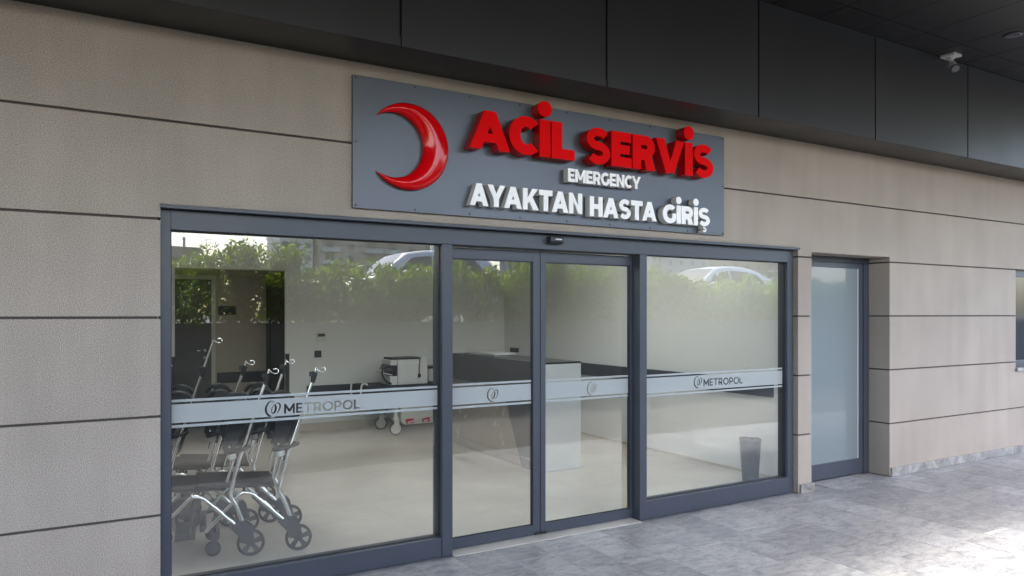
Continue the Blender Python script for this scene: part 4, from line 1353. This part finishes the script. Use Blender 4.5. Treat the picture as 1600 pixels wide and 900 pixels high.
def car(label, x0, yc, L, kind):
    """car along x, nose at x0, tail at x0 + L, standing on the street"""
    t = thing('parked_car', label, 'car', (x0 + L / 2, yc, 1.6), group='white cars parked behind the hedge')
    Z = 1.6
    W = 0.88
    if kind == 'suv':
        top = [(0.0, 0.62, 0.72), (0.03, 0.80, 0.86), (0.10, 0.93, 0.95), (0.24, 1.02, 1.0), (0.5, 1.02, 1.0), (0.85, 1.05, 1.0), (0.96, 1.05, 0.95), (1.0, 0.95, 0.85)]
        roof = [(0.22, 1.02, 0.80), (0.30, 1.30, 0.74), (0.37, 1.50, 0.70), (0.50, 1.58, 0.70), (0.70, 1.58, 0.69), (0.84, 1.53, 0.67), (0.93, 1.40, 0.68), (0.985, 1.02, 0.78)]
    else:
        top = [(0.0, 0.55, 0.70), (0.03, 0.68, 0.84), (0.12, 0.84, 0.95), (0.26, 0.94, 1.0), (0.5, 0.96, 1.0), (0.82, 1.0, 1.0), (0.96, 1.0, 0.94), (1.0, 0.92, 0.82)]
        roof = [(0.24, 0.93, 0.82), (0.33, 1.22, 0.74), (0.42, 1.46, 0.68), (0.52, 1.53, 0.68), (0.66, 1.52, 0.67), (0.78, 1.42, 0.66), (0.88, 1.20, 0.70), (0.95, 0.98, 0.78)]
    m = MB(); rings = []
    for (q, h, w) in top:
        x = x0 + L * q; y = W * w
        rings.append([(x, yc - y, Z + 0.22), (x, yc - y * 1.02, Z + 0.5), (x, yc - y * 0.97, Z + h - 0.08), (x, yc - y * 0.86, Z + h),
                      (x, yc + y * 0.86, Z + h), (x, yc + y * 0.97, Z + h - 0.08), (x, yc + y * 1.02, Z + 0.5), (x, yc + y, Z + 0.22)])
    n = 8
    m.add([p for r_ in rings for p in r_], [(i * n + k, i * n + (k + 1) % n, (i + 1) * n + (k + 1) % n, (i + 1) * n + k) for i in range(len(rings) - 1) for k in range(n)], True)
    m.add(rings[0], [tuple(range(n))]); m.add(rings[-1], [tuple(range(n))])
    m.build('body', 'car_white', t)
    # roof shell, pillars and glass
    def sec(q):
        qs = [r_[0] for r_ in roof]
        return np.interp(q, qs, [r_[1] for r_ in roof]), np.interp(q, qs, [r_[2] for r_ in roof])
    belt = 0.985 if kind == 'suv' else 0.93
    m = MB(); g = MB(); rings = []
    N = 26
    for i in range(N + 1):
        q = roof[0][0] + (roof[-1][0] - roof[0][0]) * i / N
        h, w = sec(q); x = x0 + L * q
        h = max(h, belt + 0.01)
        wb = 0.90; wt = wb + (w - wb) * (h - belt) / (1.58 - belt)
        rings.append([(x, yc - W * wb, Z + belt), (x, yc - W * wt, Z + h - 0.06 * min(1, (h - belt) * 4)), (x, yc - W * wt * 0.9, Z + h), (x, yc, Z + h + 0.015), (x, yc + W * wt * 0.9, Z + h), (x, yc + W * wt, Z + h - 0.06 * min(1, (h - belt) * 4)), (x, yc + W * wb, Z + belt)])
    n = 7
    fs_ = [(i * n + k, i * n + k + 1, (i + 1) * n + k + 1, (i + 1) * n + k) for i in range(N) for k in range(n - 1)]
    m.add([p for r_ in rings for p in r_], fs_, True)
    m.build('roof_shell', 'car_white', t)
    for s in (-1, 1):
        wq = [(0.315, belt + 0.03), (0.395, None), (0.52, None)], [(0.535, belt + 0.03), (0.535, None), (0.70, None), (0.72, belt + 0.03)], [(0.735, belt + 0.03), (0.735, None), (0.84 if kind == 'suv' else 0.80, None), (0.90 if kind == 'suv' else 0.86, belt + 0.05)]
        wins = [
            [(0.30, belt + 0.03), (0.40, 0.86), (0.52, 0.88), (0.52, belt + 0.03)],
            [(0.535, belt + 0.03), (0.535, 0.88), (0.70, 0.88), (0.71, belt + 0.03)],
            [(0.725, belt + 0.03), (0.715, 0.88), (0.82 if kind == 'suv' else 0.77, 0.84), (0.90 if kind == 'suv' else 0.85, belt + 0.05)]]
        for wn_ in wins:
            pts = []
            for q, zz in wn_:
                h, w = sec(q)
                hz = zz if zz >= belt + 0.02 else belt + (h - 0.06 - belt) * zz
                fr = (hz - belt) / max(0.05, (h - 0.06 - belt))
                wb = 0.90; wt = wb + (w - wb) * (h - belt) / (1.58 - belt)
                yy = W * (wb + (wt - wb) * min(1, fr))
                pts.append(Vector((x0 + L * q, yc + s * (yy + 0.006), Z + hz)))
            k = len(pts)
            o_ = [p - Vector((0, s * 0.03, 0)) for p in pts]
            MB().add(pts + o_, [tuple(range(k)), tuple(range(2 * k - 1, k - 1, -1))] + [(i, (i + 1) % k, k + (i + 1) % k, k + i) for i in range(k)]).build('side_window', 'car_glass', t)
        # mirror
        q = 0.335
        MB().lathe([(0.02, -0.10), (0.08, -0.06), (0.09, 0.03), (0.05, 0.09), (0.005, 0.10)], lambda a, b, h_, s=s: (x0 + L * q + a * 0.8, yc + s * (W + 0.06) + h_ * 0.9, Z + belt + 0.06 + b * 0.75), 12).build('wing_mirror', 'car_white', t)
    # windscreen and rear screen, laid on the shell
    for (qa, qb, nm) in ((roof[0][0] + 0.012, roof[2][0] - 0.008, 'windscreen'), (roof[-2][0] + 0.0, roof[-1][0] - 0.012, 'rear_window')):
        vs_ = []; Kq = 8
        for i in range(Kq + 1):
            q = qa + (qb - qa) * i / Kq
            h, w = sec(q); h = max(h, belt + 0.01)
            wb = 0.90; wt = wb + (w - wb) * (h - belt) / (1.58 - belt)
            for e, dz in ((-0.86, 0.004), (0, 0.019), (0.86, 0.004)):
                vs_.append((x0 + L * q, yc + W * wt * e, Z + h + dz + 0.008))
        MB().add(vs_, [(i * 3 + j, i * 3 + j + 1, i * 3 + j + 4, i * 3 + j + 3) for i in range(Kq) for j in range(2)], True).build(nm, 'car_glass', t)
    for q in (0.19, 0.80):
        for s in (-1, 1):
            wheel('wheel', t, (x0 + L * q, yc + s * (W - 0.06), Z + 0.32), 0.32, 0.2, 'rubber', 'grey_plastic', True, spokes=5)
    for s in (-1, 1):
        box('tail_light', 'tail_red', t, x0 + L * 0.955, x0 + L * 1.0 + 0.01, yc + s * 0.70 - 0.09, yc + s * 0.70 + 0.09, Z + 0.78, Z + 1.0, 0.02)
        box('headlight', 'car_glass', t, x0 - 0.01, x0 + L * 0.05, yc + s * 0.62 - 0.12, yc + s * 0.62 + 0.12, Z + 0.60, Z + 0.74, 0.02)
    return t
car('white high roofed car mirrored behind the hedge in the left window', 4.65, -10.2, 3.8, 'suv')
car('white low hatchback mirrored behind the hedge in the right window', 13.3, -10.2, 4.6, 'hatch')

# ------------------------------------------------------------------ far apartment blocks (mirrored in the glass)
win_me = MB().box(-0.6, 0.6, 0, 0.06, 0, 1.4).build('window', 'far_window', mesh_only=True)
def block(name, label, x0, x1, y, h, wall, ncol, balc=(), depth=14, roof=None, zmax=30, skip=()):
    t = thing(name, label, 'building', ((x0 + x1) / 2, y, 1.58))
    box('wall', wall, t, x0, x1, y - depth, y, 1.58, 1.58 + h)
    o = wloc(t)
    fl_ = int((h - 1) // 3.1)
    cw = (x1 - x0) / ncol
    if roof:
        box('roof', roof, t, x0 - 0.5, x1 + 0.5, y - depth - 0.5, y + 0.6, 1.581 + h, 1.58 + h + 0.5)
    else:
        box('parapet', wall, t, x0 - 0.15, x1 + 0.15, y - depth - 0.1, y + 0.15, 1.581 + h, 1.58 + h + 0.4)
    for f in range(fl_):
        z = 1.58 + 3.1 * f + 1.1
        if z > zmax or z < 5: continue
        for c in range(ncol):
            xc = x0 + cw * (c + 0.5)
            inst('window', win_me, t, Vector((xc, y + 0.001, z)) - o, (1.15 if c not in balc else 1.8, 1, 1 if c not in balc else 1.35))
            if c in balc:
                box('balcony', wall, t, xc - cw * 0.42, xc + cw * 0.42, y + 0.003, y + 1.5, z - 1.0, z - 0.85)
                box('balcony_parapet', 'facade_white', t, xc - cw * 0.42, xc + cw * 0.42, y + 1.42, y + 1.5, z - 0.849, z + 0.05)
    return t
block('apartment_block', 'white tower block mirrored at the top of the left window', 42.5, 50.5, -178, 42, 'facade_white', 3, zmax=26)
block('apartment_block', 'long beige apartment block with balconies mirrored above the hedge', 51.5, 95, -176, 36, 'facade_beige', 8, (0, 2, 3, 5), zmax=26)
block('apartment_block', 'grey block mirrored in the left sliding door', 96, 112, -150, 26, 'facade_grey', 4, zmax=24)
block('apartment_block', 'pale pinkish block mirrored in the right sliding door', 114, 131, -150, 30, 'facade_pink', 4, (1,), zmax=24)
block('apartment_block', 'cream block with balconies mirrored beside the right mullion', 133, 152, -165, 30, 'facade_white', 5, (1, 3), zmax=24)
block('apartment_block', 'light grey block mirrored at the left of the right window', 156, 186, -178, 34, 'facade_grey', 6, (1,), zmax=26)
block('apartment_block', 'brownish block mirrored behind the hatchback roof', 189, 236, -182, 30, 'facade_brown', 8, (2, 5), zmax=26)
kk = thing('garden_shed', 'low dark roofed shed mirrored at the top left corner of the left window', 'shed', (5.8, -45, 1.58))
box('wall', 'kiosk_green', kk, 3.0, 6.6, -49, -45, 1.58, 5.3)
MB().poly_prism([[(2.6, 5.301), (7.0, 5.301), (6.7, 5.95), (2.9, 6.05)]], XZ, -49.4, -44.6).build('roof', 'facade_brown', kk)
box('chimney', 'facade_grey', kk, 5.8, 5.95, -46, -45.8, 5.97, 6.7)
